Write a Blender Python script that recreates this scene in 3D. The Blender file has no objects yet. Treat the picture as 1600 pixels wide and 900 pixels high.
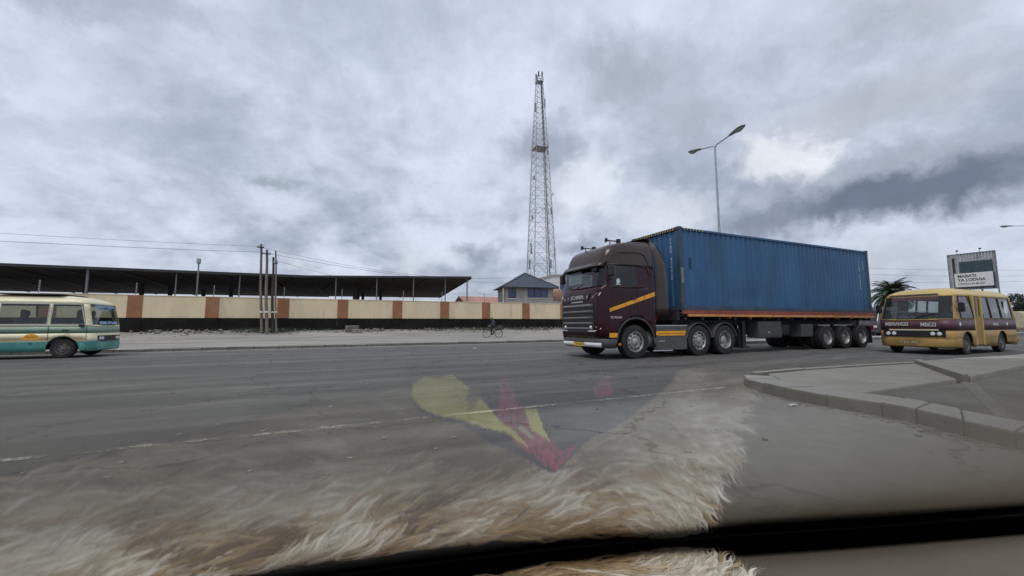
import bpy, bmesh, math, random
import numpy as np
from mathutils import Vector, Matrix, noise
random.seed(7); np.random.seed(7)
S = bpy.context.scene
COL = S.collection
RAD = math.radians
TH = RAD(24.0)                                   # the road runs 24 degrees off the camera's right
UX, UY = math.cos(TH), math.sin(TH)
def W(u, v, z=0.0):                              # road frame (along, across, up) to world
    return Vector((UX*u - UY*v, UY*u + UX*v, z))

# ------------------------------------------------------------------ camera
cd = bpy.data.cameras.new('camera'); CAM = bpy.data.objects.new('camera', cd); COL.objects.link(CAM)
cd.sensor_width = 36.0; cd.lens = 36.0*615/1600; cd.clip_start = 0.02; cd.clip_end = 4000
PITCH = math.atan(57/615.0); ROLL = RAD(0.2)
CAM.matrix_world = (Matrix.Translation((0, 0, 1.12)) @ Matrix.Rotation(PITCH, 4, 'X')
                    @ Matrix.Rotation(RAD(90), 4, 'X') @ Matrix.Rotation(-ROLL, 4, 'Z'))
S.camera = CAM
S.view_settings.view_transform = 'Standard'; S.view_settings.look = 'None'
S.view_settings.gamma = 1.0; S.view_settings.exposure = -0.05; S.view_settings.use_curve_mapping = False

# ------------------------------------------------------------------ sky: overcast, broken cumulus
SUN_EL, SUN_AZ = RAD(62), RAD(205)
wd = bpy.data.worlds.new('World'); S.world = wd; wd.use_nodes = True
nt = wd.node_tree; nt.nodes.clear()
def nd(t, tree=None, **kw):
    n = (tree or nt).nodes.new(t)
    for k, v in kw.items(): setattr(n, k, v)
    return n
def lk(a, b, tree=None): (tree or nt).links.new(a, b)
def mth(op, a, b=None, c=None, tree=None, clamp=False):
    n = nd('ShaderNodeMath', tree, operation=op); n.use_clamp = clamp
    for i, x in enumerate((a, b, c)):
        if x is None: continue
        if isinstance(x, (int, float)): n.inputs[i].default_value = x
        else: lk(x, n.inputs[i], tree)
    return n.outputs[0]
def vmth(op, a, b=None, tree=None, out=0):
    n = nd('ShaderNodeVectorMath', tree, operation=op)
    for i, x in enumerate((a, b)):
        if x is None: continue
        if isinstance(x, (tuple, list, Vector)): n.inputs[i].default_value = tuple(x)
        else: lk(x, n.inputs[i], tree)
    return n.outputs[out]
def mixc(f, a, b, tree=None):
    n = nd('ShaderNodeMix', tree, data_type='RGBA')
    for i, x in ((0, f), (6, a), (7, b)):
        if isinstance(x, (int, float)): n.inputs[i].default_value = x
        elif isinstance(x, (tuple, list)): n.inputs[i].default_value = (*x[:3], 1)
        else: lk(x, n.inputs[i], tree)
    return n.outputs[2]
def noi(vec, scale, detail=5, rough=.55, dist=0, tree=None, color=False):
    n = nd('ShaderNodeTexNoise', tree); n.inputs['Scale'].default_value = scale
    n.inputs['Detail'].default_value = detail; n.inputs['Roughness'].default_value = rough
    n.inputs['Distortion'].default_value = dist
    lk(vec, n.inputs['Vector'], tree)
    return n.outputs[1 if color else 0]
def sstep(x, a, b, tree=None):
    n = nd('ShaderNodeMapRange', tree, interpolation_type='SMOOTHSTEP')
    lk(x, n.inputs[0], tree); n.inputs[1].default_value = a; n.inputs[2].default_value = b
    return n.outputs[0]
def build_world():
    tc = nd('ShaderNodeTexCoord'); d = vmth('NORMALIZE', tc.outputs['Generated'])
    sx = nd('ShaderNodeSeparateXYZ'); lk(d, sx.inputs[0])
    zz = mth('ADD', mth('MAXIMUM', sx.outputs[2], 0.0), 0.40)
    cp = nd('ShaderNodeCombineXYZ')
    lk(mth('DIVIDE', sx.outputs[0], zz), cp.inputs[0]); lk(mth('DIVIDE', sx.outputs[1], zz), cp.inputs[1])
    P = cp.outputs[0]
    big = noi(P, 1.3, 4, .5, .5); mid = noi(vmth('ADD', P, (7, 3, 1)), 3.4, 7, .58, .25); fine = noi(P, 10, 6, .62, .15)
    t = mth('ADD', mth('MULTIPLY', big, .55), mth('ADD', mth('MULTIPLY', mid, .50), mth('MULTIPLY', fine, .14)))
    t = sstep(t, .44, .69)
    col = mixc(t, (.34, .395, .495), (.72, .78, .92))
    # thin high veil, brighter toward the zenith as under any even overcast
    col = mixc(mth('MULTIPLY', sstep(sx.outputs[2], .1, .75), .42), col, (.72, .79, .945))
    lowhaze = sstep(sx.outputs[2], .17, .0)
    col = mixc(mth('MULTIPLY', lowhaze, .55), col, (.47, .52, .60))
    # separate cloud masses, each a lumpy ellipse at its own bearing
    warp = vmth('SUBTRACT', noi(d, 7.0, 7, .62, .4, color=True), (.5, .5, .5))
    warp2 = vmth('SUBTRACT', noi(d, 22.0, 5, .6, .2, color=True), (.5, .5, .5))
    sc = nd('ShaderNodeVectorMath', operation='SCALE'); lk(warp, sc.inputs[0]); sc.inputs[3].default_value = .13
    sc2 = nd('ShaderNodeVectorMath', operation='SCALE'); lk(warp2, sc2.inputs[0]); sc2.inputs[3].default_value = .075
    dw = vmth('ADD', vmth('ADD', d, sc.outputs[0]), sc2.outputs[0])
    def blob(col, az, el, sa, se, c, amount, tilt=0.0, soft=.15):
        az, el = RAD(az), RAD(el)
        cdir = Vector((math.sin(az)*math.cos(el), math.cos(az)*math.cos(el), math.sin(el)))
        rt = Vector((math.cos(az), -math.sin(az), 0)); up = rt.cross(cdir)
        a = Matrix.Rotation(RAD(tilt), 3, cdir) @ rt; b = Matrix.Rotation(RAD(tilt), 3, cdir) @ up
        rel = vmth('SUBTRACT', dw, cdir)
        x = mth('DIVIDE', vmth('DOT_PRODUCT', rel, a, out=1), math.radians(sa))
        y = mth('DIVIDE', vmth('DOT_PRODUCT', rel, b, out=1), math.radians(se))
        r = mth('SQRT', mth('ADD', mth('MULTIPLY', x, x), mth('MULTIPLY', y, y)))
        return mixc(mth('MULTIPLY', sstep(r, 1.0, soft), amount), col, c)
    for b in CLOUDS: col = blob(col, *b)
    puff = mth('ADD', mth('MULTIPLY', noi(dw, 8.0, 8, .62, .3), .50), .785)      # billows inside every cloud
    pv = nd('ShaderNodeVectorMath', operation='SCALE'); lk(col, pv.inputs[0]); lk(puff, pv.inputs[3]); col = pv.outputs[0]
    sky = nd('ShaderNodeTexSky', sky_type='NISHITA'); sky.sun_disc = False
    sky.sun_elevation = SUN_EL; sky.sun_rotation = SUN_AZ
    dim = nd('ShaderNodeVectorMath', operation='SCALE'); lk(sky.outputs[0], dim.inputs[0]); dim.inputs[3].default_value = .08
    col = mixc(.93, dim.outputs[0], col)
    bg = nd('ShaderNodeBackground'); lk(col, bg.inputs[0]); bg.inputs[1].default_value = 1.0
    out = nd('ShaderNodeOutputWorld'); lk(bg.outputs[0], out.inputs[0])
#          azimuth elev  width height  colour            amount tilt soft
CLOUDS = [(5.5, 24.0, 7.0, 6.5, (.33, .375, .47), .75, -30, .2),
          (17.0, 33.0, 13.0, 7.0, (.38, .42, .50), .85, 8, .1),
          (26.0, 26.0, 10.0, 6.0, (.42, .46, .54), .7, 10, .1),
          (11.0, 19.5, 6.5, 6.0, (.80, .85, .93), .85, 20, .35),
          (22.0, 15.0, 9.0, 4.0, (.74, .78, .88), .8, 0, .3),
          (-5.0, 10.5, 7.0, 2.6, (.25, .295, .38), .7, 0, .1),
          (10.5, 10.5, 4.0, 2.2, (.27, .31, .40), .7, 0, .1),
          (-32.0, 18.0, 5.0, 1.6, (.33, .39, .45), .8, -4, .1),
          (-12.0, 9.5, 7.0, 3.0, (.68, .73, .83), .75, 0, .3),
          (-29.0, 8.0, 3.0, .7, (.66, .71, .80), .7, 0, .2),
          (-50.0, 30.0, 16.0, 3.5, (.36, .41, .49), .65, -20, .1),
          (-44.0, 20.0, 14.0, 3.0, (.41, .47, .55), .5, -12, .1),
          (45.0, 23.0, 17.0, 5.0, (.52, .56, .64), .75, -4, .2),
          (36.3, 19.0, 6.6, 3.8, (.88, .91, .97), .92, 12, .45),
          (46.0, 16.0, 17.0, 3.6, (.40, .445, .53), .9, -3, .3),
          (45.0, 13.1, 17.0, 4.0, (.165, .195, .27), .97, -4, .3),
          (33.0, 12.2, 6.0, 1.6, (.25, .285, .36), .7, -8, .1),
          (28.0, 9.0, 9.0, 2.4, (.70, .75, .84), .75, 0, .3),
          (40.0, 7.0, 12.0, 2.2, (.55, .60, .68), .55, 0, .2),
          (47.0, 30.0, 9.0, 4.0, (.44, .48, .55), .6, 10, .2)]
build_world()
sl = bpy.data.lights.new('sun', 'SUN'); SUN = bpy.data.objects.new('sun', sl); COL.objects.link(SUN)
sl.energy = 1.35; sl.angle = RAD(22); sl.color = (1, .965, .92)
sd = Vector((math.sin(SUN_AZ)*math.cos(SUN_EL), math.cos(SUN_AZ)*math.cos(SUN_EL), math.sin(SUN_EL)))
SUN.rotation_euler = (-sd).to_track_quat('-Z', 'Y').to_euler()

# ------------------------------------------------------------------ helpers
class MB:
    def __init__(s): s.v = []; s.f = []; s.m = []
    def add(s, vs, fs, m=0):
        o = len(s.v); s.v += [tuple(p) for p in vs]
        for f in fs: s.f.append(tuple(i+o for i in f)); s.m.append(m)
        return s
    def box(s, x0, x1, y0, y1, z0, z1, m=0, M=None):
        vs = [Vector((x, y, z)) for z in (z0, z1) for y in (y0, y1) for x in (x0, x1)]
        if M is not None: vs = [M @ p for p in vs]
        return s.add(vs, [(0, 2, 3, 1), (4, 5, 7, 6), (0, 1, 5, 4), (2, 6, 7, 3), (0, 4, 6, 2), (1, 3, 7, 5)], m)
    def cyl(s, p0, p1, r0, r1=None, n=12, m=0, caps=True):
        p0, p1 = Vector(p0), Vector(p1); r1 = r0 if r1 is None else r1
        z = (p1-p0).normalized(); a = z.orthogonal().normalized(); b = z.cross(a)
        vs = []
        for p, r in ((p0, r0), (p1, r1)):
            for i in range(n):
                t = 2*math.pi*i/n; vs.append(p + a*(r*math.cos(t)) + b*(r*math.sin(t)))
        fs = [(i, (i+1) % n, n+(i+1) % n, n+i) for i in range(n)]
        if caps: fs += [tuple(range(n-1, -1, -1)), tuple(range(n, 2*n))]
        return s.add(vs, fs, m)
    def tube(s, pts, r, n=6, m=0, closed=False):
        pts = [Vector(p) for p in pts]; N = len(pts); rr = r if isinstance(r, (list, tuple)) else [r]*N
        up = None; vs = []
        for i, p in enumerate(pts):
            q0 = pts[i-1] if (i or closed) else p; q1 = pts[(i+1) % N] if (i < N-1 or closed) else p
            z = (q1-q0).normalized()
            if up is None: up = z.orthogonal().normalized()
            a = (up - z*up.dot(z))
            a = a.normalized() if a.length > 1e-6 else z.orthogonal().normalized()
            up = a; b = z.cross(a)
            for k in range(n):
                t = 2*math.pi*k/n; vs.append(p + a*(rr[i]*math.cos(t)) + b*(rr[i]*math.sin(t)))
        fs = []
        for i in range(N if closed else N-1):
            j = (i+1) % N
            fs += [(i*n+k, i*n+(k+1) % n, j*n+(k+1) % n, j*n+k) for k in range(n)]
        if not closed: fs += [tuple(range(n-1, -1, -1)), tuple(range((N-1)*n, N*n))]
        return s.add(vs, fs, m)
    def lathe(s, prof, c=(0, 0, 0), axis='y', n=28, m=0, sgn=1):   # prof: (radius, height along axis)
        vs = []; c = Vector(c)
        for r, h in prof:
            for k in range(n):
                t = 2*math.pi*k/n
                if axis == 'y': vs.append(c + Vector((r*math.cos(t), h*sgn, r*math.sin(t))))
                elif axis == 'x': vs.append(c + Vector((h*sgn, r*math.cos(t), r*math.sin(t))))
                else: vs.append(c + Vector((r*math.cos(t), r*math.sin(t), h*sgn)))
        fs = [(i*n+k, i*n+(k+1) % n, (i+1)*n+(k+1) % n, (i+1)*n+k) for i in range(len(prof)-1) for k in range(n)]
        return s.add(vs, fs, m)
    def prism(s, poly, a, b, axis='z', m=0):          # poly: 2-D outline, counter-clockwise
        n = len(poly)
        def pt(p, h):
            return (p[0], p[1], h) if axis == 'z' else ((p[0], h, p[1]) if axis == 'y' else (h, p[0], p[1]))
        vs = [pt(p, a) for p in poly] + [pt(p, b) for p in poly]
        return s.add(vs, [tuple(range(n-1, -1, -1)), tuple(range(n, 2*n))] +
                     [(i, (i+1) % n, n+(i+1) % n, n+i) for i in range(n)], m)
    def grid(s, rows, m=0, flip=False):
        R, C = len(rows), len(rows[0]); vs = [p for r in rows for p in r]; fs = []
        for i in range(R-1):
            for j in range(C-1):
                q = (i*C+j, i*C+j+1, (i+1)*C+j+1, (i+1)*C+j); fs.append(q[::-1] if flip else q)
        return s.add(vs, fs, m)
    def build(s, name, mat, parent=None, smooth=None, bevel=0, solid=0, fix=True):
        me = bpy.data.meshes.new(name); me.from_pydata(s.v, [], s.f)
        mats = mat if isinstance(mat, (list, tuple)) else [mat]
        for q in mats: me.materials.append(q)
        if len(mats) > 1: me.polygons.foreach_set('material_index', s.m)
        me.validate()
        if fix:
            bm = bmesh.new(); bm.from_mesh(me)
            bmesh.ops.recalc_face_normals(bm, faces=bm.faces); bm.to_mesh(me); bm.free()
        if smooth is not None:
            me.shade_smooth(); me.set_sharp_from_angle(angle=RAD(smooth))
        o = bpy.data.objects.new(name, me); COL.objects.link(o)
        if parent is not None: o.parent = parent
        if solid:
            md = o.modifiers.new('shell', 'SOLIDIFY'); md.thickness = solid; md.offset = -1
        if bevel:
            md = o.modifiers.new('bevel', 'BEVEL'); md.width = bevel; md.segments = 2; md.limit_method = 'ANGLE'; md.angle_limit = RAD(40)
        return o
def tag(o, label=None, cat=None, group=None, kind=None):
    if label: o['label'] = label
    if cat: o['category'] = cat
    if group: o['group'] = group
    if kind: o['kind'] = kind
    return o
def root(name, label, cat, loc=(0, 0, 0), rz=0.0, group=None):
    o = bpy.data.objects.new(name, None); COL.objects.link(o); o.empty_display_size = .2
    o.location = loc; o.rotation_euler = (0, 0, rz)
    return tag(o, label, cat, group)
def copy_tree(o, parent=None):
    c = o.copy(); COL.objects.link(c); c.parent = parent
    for ch in [x for x in o.children]: copy_tree(ch, c)
    return c
def text_obj(name, body, size, mat, parent, M, align='CENTER', thick=.002, spacing=1.0, bold=0.0, line=1.0, sx=1.0):
    cu = bpy.data.curves.new('txt', 'FONT'); cu.body = body; cu.size = size; cu.extrude = thick; cu.offset = bold
    cu.align_x = align; cu.align_y = 'CENTER'; cu.space_character = spacing; cu.space_line = line; cu.resolution_u = 3
    t = bpy.data.objects.new('txt', cu); COL.objects.link(t)
    me = bpy.data.meshes.new_from_object(t.evaluated_get(bpy.context.evaluated_depsgraph_get()))
    bpy.data.objects.remove(t); bpy.data.curves.remove(cu)
    me.name = name; me.transform(M @ Matrix.Diagonal((sx, 1, 1, 1))); me.materials.clear(); me.materials.append(mat)
    o = bpy.data.objects.new(name, me); COL.objects.link(o); o.parent = parent
    return o
def frame(o, right, up):                          # matrix with text x along right, y along up
    r = Vector(right).normalized(); u = Vector(up); u = (u - r*u.dot(r)).normalized(); n = r.cross(u)
    M = Matrix((r, u, n)).transposed().to_4x4(); M.translation = Vector(o); return M

# ------------------------------------------------------------------ materials
def pm(name, col, rough=.6, metal=0.0, var=.18, scale=6.0, bump=0.0, bscale=60.0, dust=0.0, dustcol=(.30, .27, .22),
       coat=0.0, stretch=(1, 1, 1), spec=.5, toplight=None, spots=None):
    m = bpy.data.materials.new(name); m.use_nodes = True; t = m.node_tree; b = t.nodes['Principled BSDF']
    tc = nd('ShaderNodeTexCoord', t); mp = nd('ShaderNodeMapping', t); mp.inputs['Scale'].default_value = stretch
    lk(tc.outputs['Object'], mp.inputs[0], t); P = mp.outputs[0]
    n1 = noi(P, scale, 5, .6, .3, t)
    f = sstep(n1, .3, .7, t)
    c = mixc(f, tuple(x*(1-var) for x in col), tuple(min(1, x*(1+var)) for x in col), t)
    if dust:
        n2 = noi(P, scale*.45, 6, .65, .8, t)
        c = mixc(mth('MULTIPLY', sstep(n2, .42, .75, t), dust, tree=t), c, dustcol, t)
        rr = mth('ADD', mth('MULTIPLY', sstep(n2, .42, .75, t), dust*.4, tree=t), rough, tree=t, clamp=True)
        lk(rr, b.inputs['Roughness'], t)
    else: b.inputs['Roughness'].default_value = rough
    if spots:                                    # rust, mud or rain streaks with a shape of their own
        for (sc_, ss, lo, hi, am, ss2) in spots:
            m2 = nd('ShaderNodeMapping', t); m2.inputs['Scale'].default_value = ss2; lk(tc.outputs['Object'], m2.inputs[0], t)
            c = mixc(mth('MULTIPLY', sstep(noi(m2.outputs[0], ss, 6, .68, .4, t), lo, hi, t), am, tree=t), c, sc_, t)
    if toplight:                                  # faces that look up painted lighter, imitating the sky light they catch
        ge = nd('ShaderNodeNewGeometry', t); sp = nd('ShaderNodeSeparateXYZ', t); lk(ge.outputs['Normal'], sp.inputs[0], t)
        c = mixc(mth('MULTIPLY', sstep(sp.outputs[2], .5, .95, t), .8, tree=t), c, toplight, t)
    lk(c, b.inputs['Base Color'], t)
    b.inputs['Metallic'].default_value = metal; b.inputs['Coat Weight'].default_value = coat
    b.inputs['Coat Roughness'].default_value = .08; b.inputs['Specular IOR Level'].default_value = spec
    if bump:
        bn = nd('ShaderNodeBump', t); bn.inputs['Strength'].default_value = bump; bn.inputs['Distance'].default_value = .01
        lk(noi(P, bscale, 4, .6, 0, t), bn.inputs['Height'], t); lk(bn.outputs[0], b.inputs['Normal'], t)
    return m
def glassmat(name, tint, f0=.04, gain=1.0, rough=0.0):
    m = bpy.data.materials.new(name); m.use_nodes = True; t = m.node_tree; t.nodes.clear()
    out = nd('ShaderNodeOutputMaterial', t); mx = nd('ShaderNodeMixShader', t)
    tr = nd('ShaderNodeBsdfTransparent', t); tr.inputs[0].default_value = (*tint, 1)
    gl = nd('ShaderNodeBsdfGlossy', t); gl.inputs['Roughness'].default_value = rough
    lw = nd('ShaderNodeLayerWeight', t); lw.inputs[0].default_value = .5
    s5 = mth('POWER', lw.outputs['Facing'], 5.0, tree=t)
    F = mth('MULTIPLY', mth('ADD', mth('MULTIPLY', s5, 1-f0, tree=t), f0, tree=t), gain, tree=t, clamp=True)
    lk(F, mx.inputs[0], t); lk(tr.outputs[0], mx.inputs[1], t); lk(gl.outputs[0], mx.inputs[2], t); lk(mx.outputs[0], out.inputs[0], t)
    return m
M = dict(
 concrete=pm('concrete', (.27, .26, .23), .9, var=.16, scale=1.6, bump=.35, bscale=45, dust=.45, dustcol=(.34, .32, .275)),
 kerb=pm('kerb_concrete', (.145, .138, .12), .9, var=.25, scale=2.5, bump=.5, bscale=30, dust=.5, dustcol=(.22, .205, .175), toplight=(.33, .325, .295)),
 cream=pm('cream_render', (.74, .62, .41), .9, var=.06, scale=.8, bump=.15, bscale=25, dust=.5, dustcol=(.55, .46, .32), stretch=(1, 1, .45), spots=[((.33, .27, .19), 1.3, .56, .78, .6, (2.2, 2.2, .22)), ((.42, .34, .23), .35, .52, .7, .5, (1, 1, 1))]),
 terracotta=pm('terracotta_paint', (.30, .135, .065), .85, var=.12, scale=1.5, bump=.15, dust=.3, dustcol=(.36, .22, .14), spots=[((.16, .085, .05), 1.5, .55, .75, .6, (2, 2, .25))]),
 plinth=pm('dark_plinth', (.012, .0105, .0095), .9, var=.3, scale=1.2, bump=.3, bscale=20, dust=.4, dustcol=(.04, .033, .026), spec=.2),
 canopy=pm('canopy_sheet', (.030, .022, .017), .8, var=.25, scale=.5, dust=.25, dustcol=(.045, .033, .026), stretch=(1, .15, 1)),
 steel=pm('grey_steel', (.22, .225, .23), .5, .5, var=.15, scale=4),
 galv=pm('galvanised_steel', (.40, .42, .44), .45, .65, var=.12, scale=5),
 tower=pm('tower_steel', (.34, .335, .34), .6, .2, var=.2, scale=1, dust=.2, dustcol=(.25, .19, .15)),
 darksteel=pm('dark_steel', (.035, .036, .04), .55, .3, var=.2, scale=5, dust=.3, dustcol=(.12, .105, .085)),
 black=pm('black_plastic', (.014, .014, .015), .5, var=.2, dust=.15, dustcol=(.08, .07, .06)),
 rubber=pm('tyre_rubber', (.016, .016, .017), .8, var=.3, scale=9, bump=.3, dust=.35, dustcol=(.085, .075, .065)),
 rim=pm('steel_rim', (.46, .45, .44), .42, .75, var=.2, scale=9, dust=.55, dustcol=(.25, .22, .19)),
 darkrim=pm('dusty_rim', (.16, .15, .14), .6, .5, var=.25, scale=9, dust=.5, dustcol=(.17, .145, .115)),
 wood=pm('weathered_pole_wood', (.17, .145, .12), .9, var=.3, scale=3, bump=.4, bscale=30, stretch=(4, 4, .3)),
 darkwood=pm('tarred_pole_wood', (.06, .05, .043), .9, var=.3, scale=3, bump=.4, bscale=30, stretch=(4, 4, .3)),
 wire=pm('wire_black', (.03, .03, .033), .6, var=.1),
 ceramic=pm('insulator', (.45, .42, .38), .35, var=.1),
 roof_tile=pm('slate_blue_tiles', (.075, .09, .115), .7, var=.3, scale=5, bump=.3),
 plaster=pm('grey_plaster', (.37, .345, .31), .9, var=.08, scale=.9, dust=.2),
 white=pm('white_paint', (.72, .72, .70), .6, var=.06, scale=2, dust=.15),
 pinkroof=pm('pink_roof_sheet', (.42, .21, .17), .7, var=.15, scale=.8, stretch=(1, .2, 1)),
 bluepane=pm('blue_reflective_glass', (.035, .06, .17), .15, var=.2, scale=1.2, coat=.3),
 cabglass=glassmat('vehicle_glass', (.60, .65, .64), .04, 1.5, .01),
 darkglass=glassmat('dark_vehicle_glass', (.16, .18, .19), .04, 1.5, .01),
 maroon=pm('maroon_truck_paint', (.026, .004, .008), .20, var=.12, scale=2, dust=.06, dustcol=(.06, .035, .03), coat=0, spec=.32),
 brownsheen=pm('brown_sky_sheen', (.042, .027, .021), .24, var=.1, scale=2, dust=.12, dustcol=(.09, .065, .05), coat=0, spec=.42),  # upper cab tone browned and lightened to imitate reflected sky
 charcoal=pm('charcoal_plastic', (.055, .055, .055), .6, var=.15, scale=4, dust=.35, dustcol=(.14, .125, .10)),
 skirt=pm('grey_skirt', (.075, .075, .068), .55, var=.15, scale=3, dust=.35, dustcol=(.15, .13, .10)),
 orange=pm('orange_reflective', (.85, .37, .015), .45, var=.1, scale=8, dust=.12),
 yellowplate=pm('yellow_plate', (.70, .45, .03), .5, var=.08, scale=8),
 grillegrey=pm('grille_grey', (.27, .265, .26), .45, .3, var=.12, scale=6, dust=.2),
 silver=pm('silver_trim', (.50, .50, .50), .3, .6, var=.08, scale=6),
 lamp=pm('lamp_glass', (.75, .77, .78), .12, var=.05, coat=.6),
 amberlamp=pm('amber_lamp', (.65, .22, .02), .2, var=.05, coat=.5),
 redlamp=pm('red_lamp', (.35, .015, .012), .2, var=.05, coat=.5),
 bluebox=pm('container_blue', (.024, .098, .215), .5, var=.20, scale=1.1, bump=.25, bscale=3, dust=.45, dustcol=(.055, .115, .17), stretch=(1, 1, .22), spots=[((.10, .055, .03), 1.6, .62, .74, .55, (3, 3, .35)), ((.012, .05, .13), .5, .5, .7, .6, (1, 1, 1)), ((.16, .20, .22), 5, .68, .74, .5, (1, 1, .5))]),
 bluedirty=pm('container_blue_weathered', (.035, .062, .095), .6, var=.25, scale=3, dust=.55, dustcol=(.10, .09, .065)),
 redrail=pm('red_rail', (.26, .055, .035), .55, var=.2, scale=3, dust=.4, dustcol=(.17, .10, .07)),
 orangerail=pm('orange_rail', (.60, .25, .06), .55, var=.2, scale=3, dust=.3),
 busyellow=pm('bus_yellow', (.54, .375, .095), .42, var=.1, scale=2, dust=.3, dustcol=(.40, .29, .14), coat=.25),
 busochre=pm('bus_ochre', (.32, .195, .05), .5, var=.14, scale=2.5, dust=.4, dustcol=(.27, .20, .10), spots=[((.12, .09, .055), 2.0, .55, .72, .6, (1, 1, .6))]),
 busmaroon=pm('bus_maroon_band', (.072, .025, .035), .45, var=.15, scale=3, dust=.3, dustcol=(.13, .09, .075)),
 buscream=pm('bus_cream', (.72, .66, .42), .42, var=.07, scale=2, dust=.3, dustcol=(.50, .45, .30), coat=.2, spots=[((.30, .27, .19), 2.2, .58, .74, .5, (1, 1, .5))]),
 busgreen=pm('bus_sage_green', (.16, .27, .20), .48, var=.1, scale=2, dust=.3, dustcol=(.26, .29, .21), coat=.2),
 busteal=pm('bus_teal', (.075, .27, .24), .48, var=.12, scale=2, dust=.35, dustcol=(.19, .28, .22), coat=.2, spots=[((.10, .13, .10), 2.2, .52, .70, .6, (1, 1, .6))]),
 busorange=pm('bus_orange_line', (.55, .26, .07), .5, var=.1),
 seat=pm('seat_cloth', (.06, .06, .07), .9, var=.2, scale=12),
 sticker_blue=pm('pale_blue_sticker', (.28, .42, .62), .6, var=.1),
 sticker_white=pm('white_sticker', (.68, .70, .72), .6, var=.1),
 skin=pm('skin', (.085, .045, .028), .55, var=.08),
 hair=pm('hair', (.010, .009, .009), .8, var=.1),
 shirt=pm('pale_shirt', (.33, .35, .36), .85, var=.12), shirt2=pm('dark_shirt', (.05, .06, .09), .85, var=.12), shirt3=pm('red_shirt', (.22, .06, .05), .85, var=.12),
 trouser=pm('dark_trousers', (.02, .021, .026), .85, var=.12),
 palm_leaf=pm('palm_leaf', (.050, .070, .036), .6, var=.35, scale=2), palm_dead=pm('dry_palm_leaf', (.11, .095, .06), .7, var=.3, scale=2), bark=pm('bark', (.10, .08, .06), .9, var=.3, scale=4, bump=.5),
 leaf=pm('leaf', (.045, .068, .028), .65, var=.45, scale=1.2), leaf2=pm('dark_leaf', (.025, .038, .022), .65, var=.4, scale=1.2),
 stone=pm('rubble_stone', (.22, .205, .18), .95, var=.35, scale=5, bump=.4, bscale=20),
 sheetgrey=pm('corrugated_sheet', (.52, .52, .52), .5, .35, var=.1, scale=1.5, dust=.2), sheetdark=pm('teal_corrugated_sheet', (.055, .085, .10), .5, .2, var=.15, scale=1.5),
 signink=pm('sign_ink', (.03, .035, .05), .6, var=.1), dash=pm('dashboard_vinyl', (.15, .125, .088), .72, var=.07, scale=5, bump=.25, bscale=260, dust=.3, dustcol=(.19, .16, .12)),
 vent=pm('black_vent_plastic', (.004, .004, .004), .95, var=.1, spec=.0), frit=pm('black_frit', (.003, .003, .003), .95, var=.05, spec=.0),
 navycloth=pm('navy_cloth', (.022, .026, .045), .9, var=.2, scale=30, bump=.2, bscale=400), yellowcloth=pm('yellow_cloth', (.82, .76, .20), .9, var=.1, scale=30, bump=.2, bscale=400),
 marooncloth=pm('maroon_cloth', (.42, .04, .12), .9, var=.35, scale=90, bump=.2, bscale=400), palecloth=pm('pale_cloth', (.70, .58, .50), .9, var=.1),
 hide=pm('sheepskin_hide', (.42, .34, .24), .9, var=.2, scale=15),
)
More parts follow.
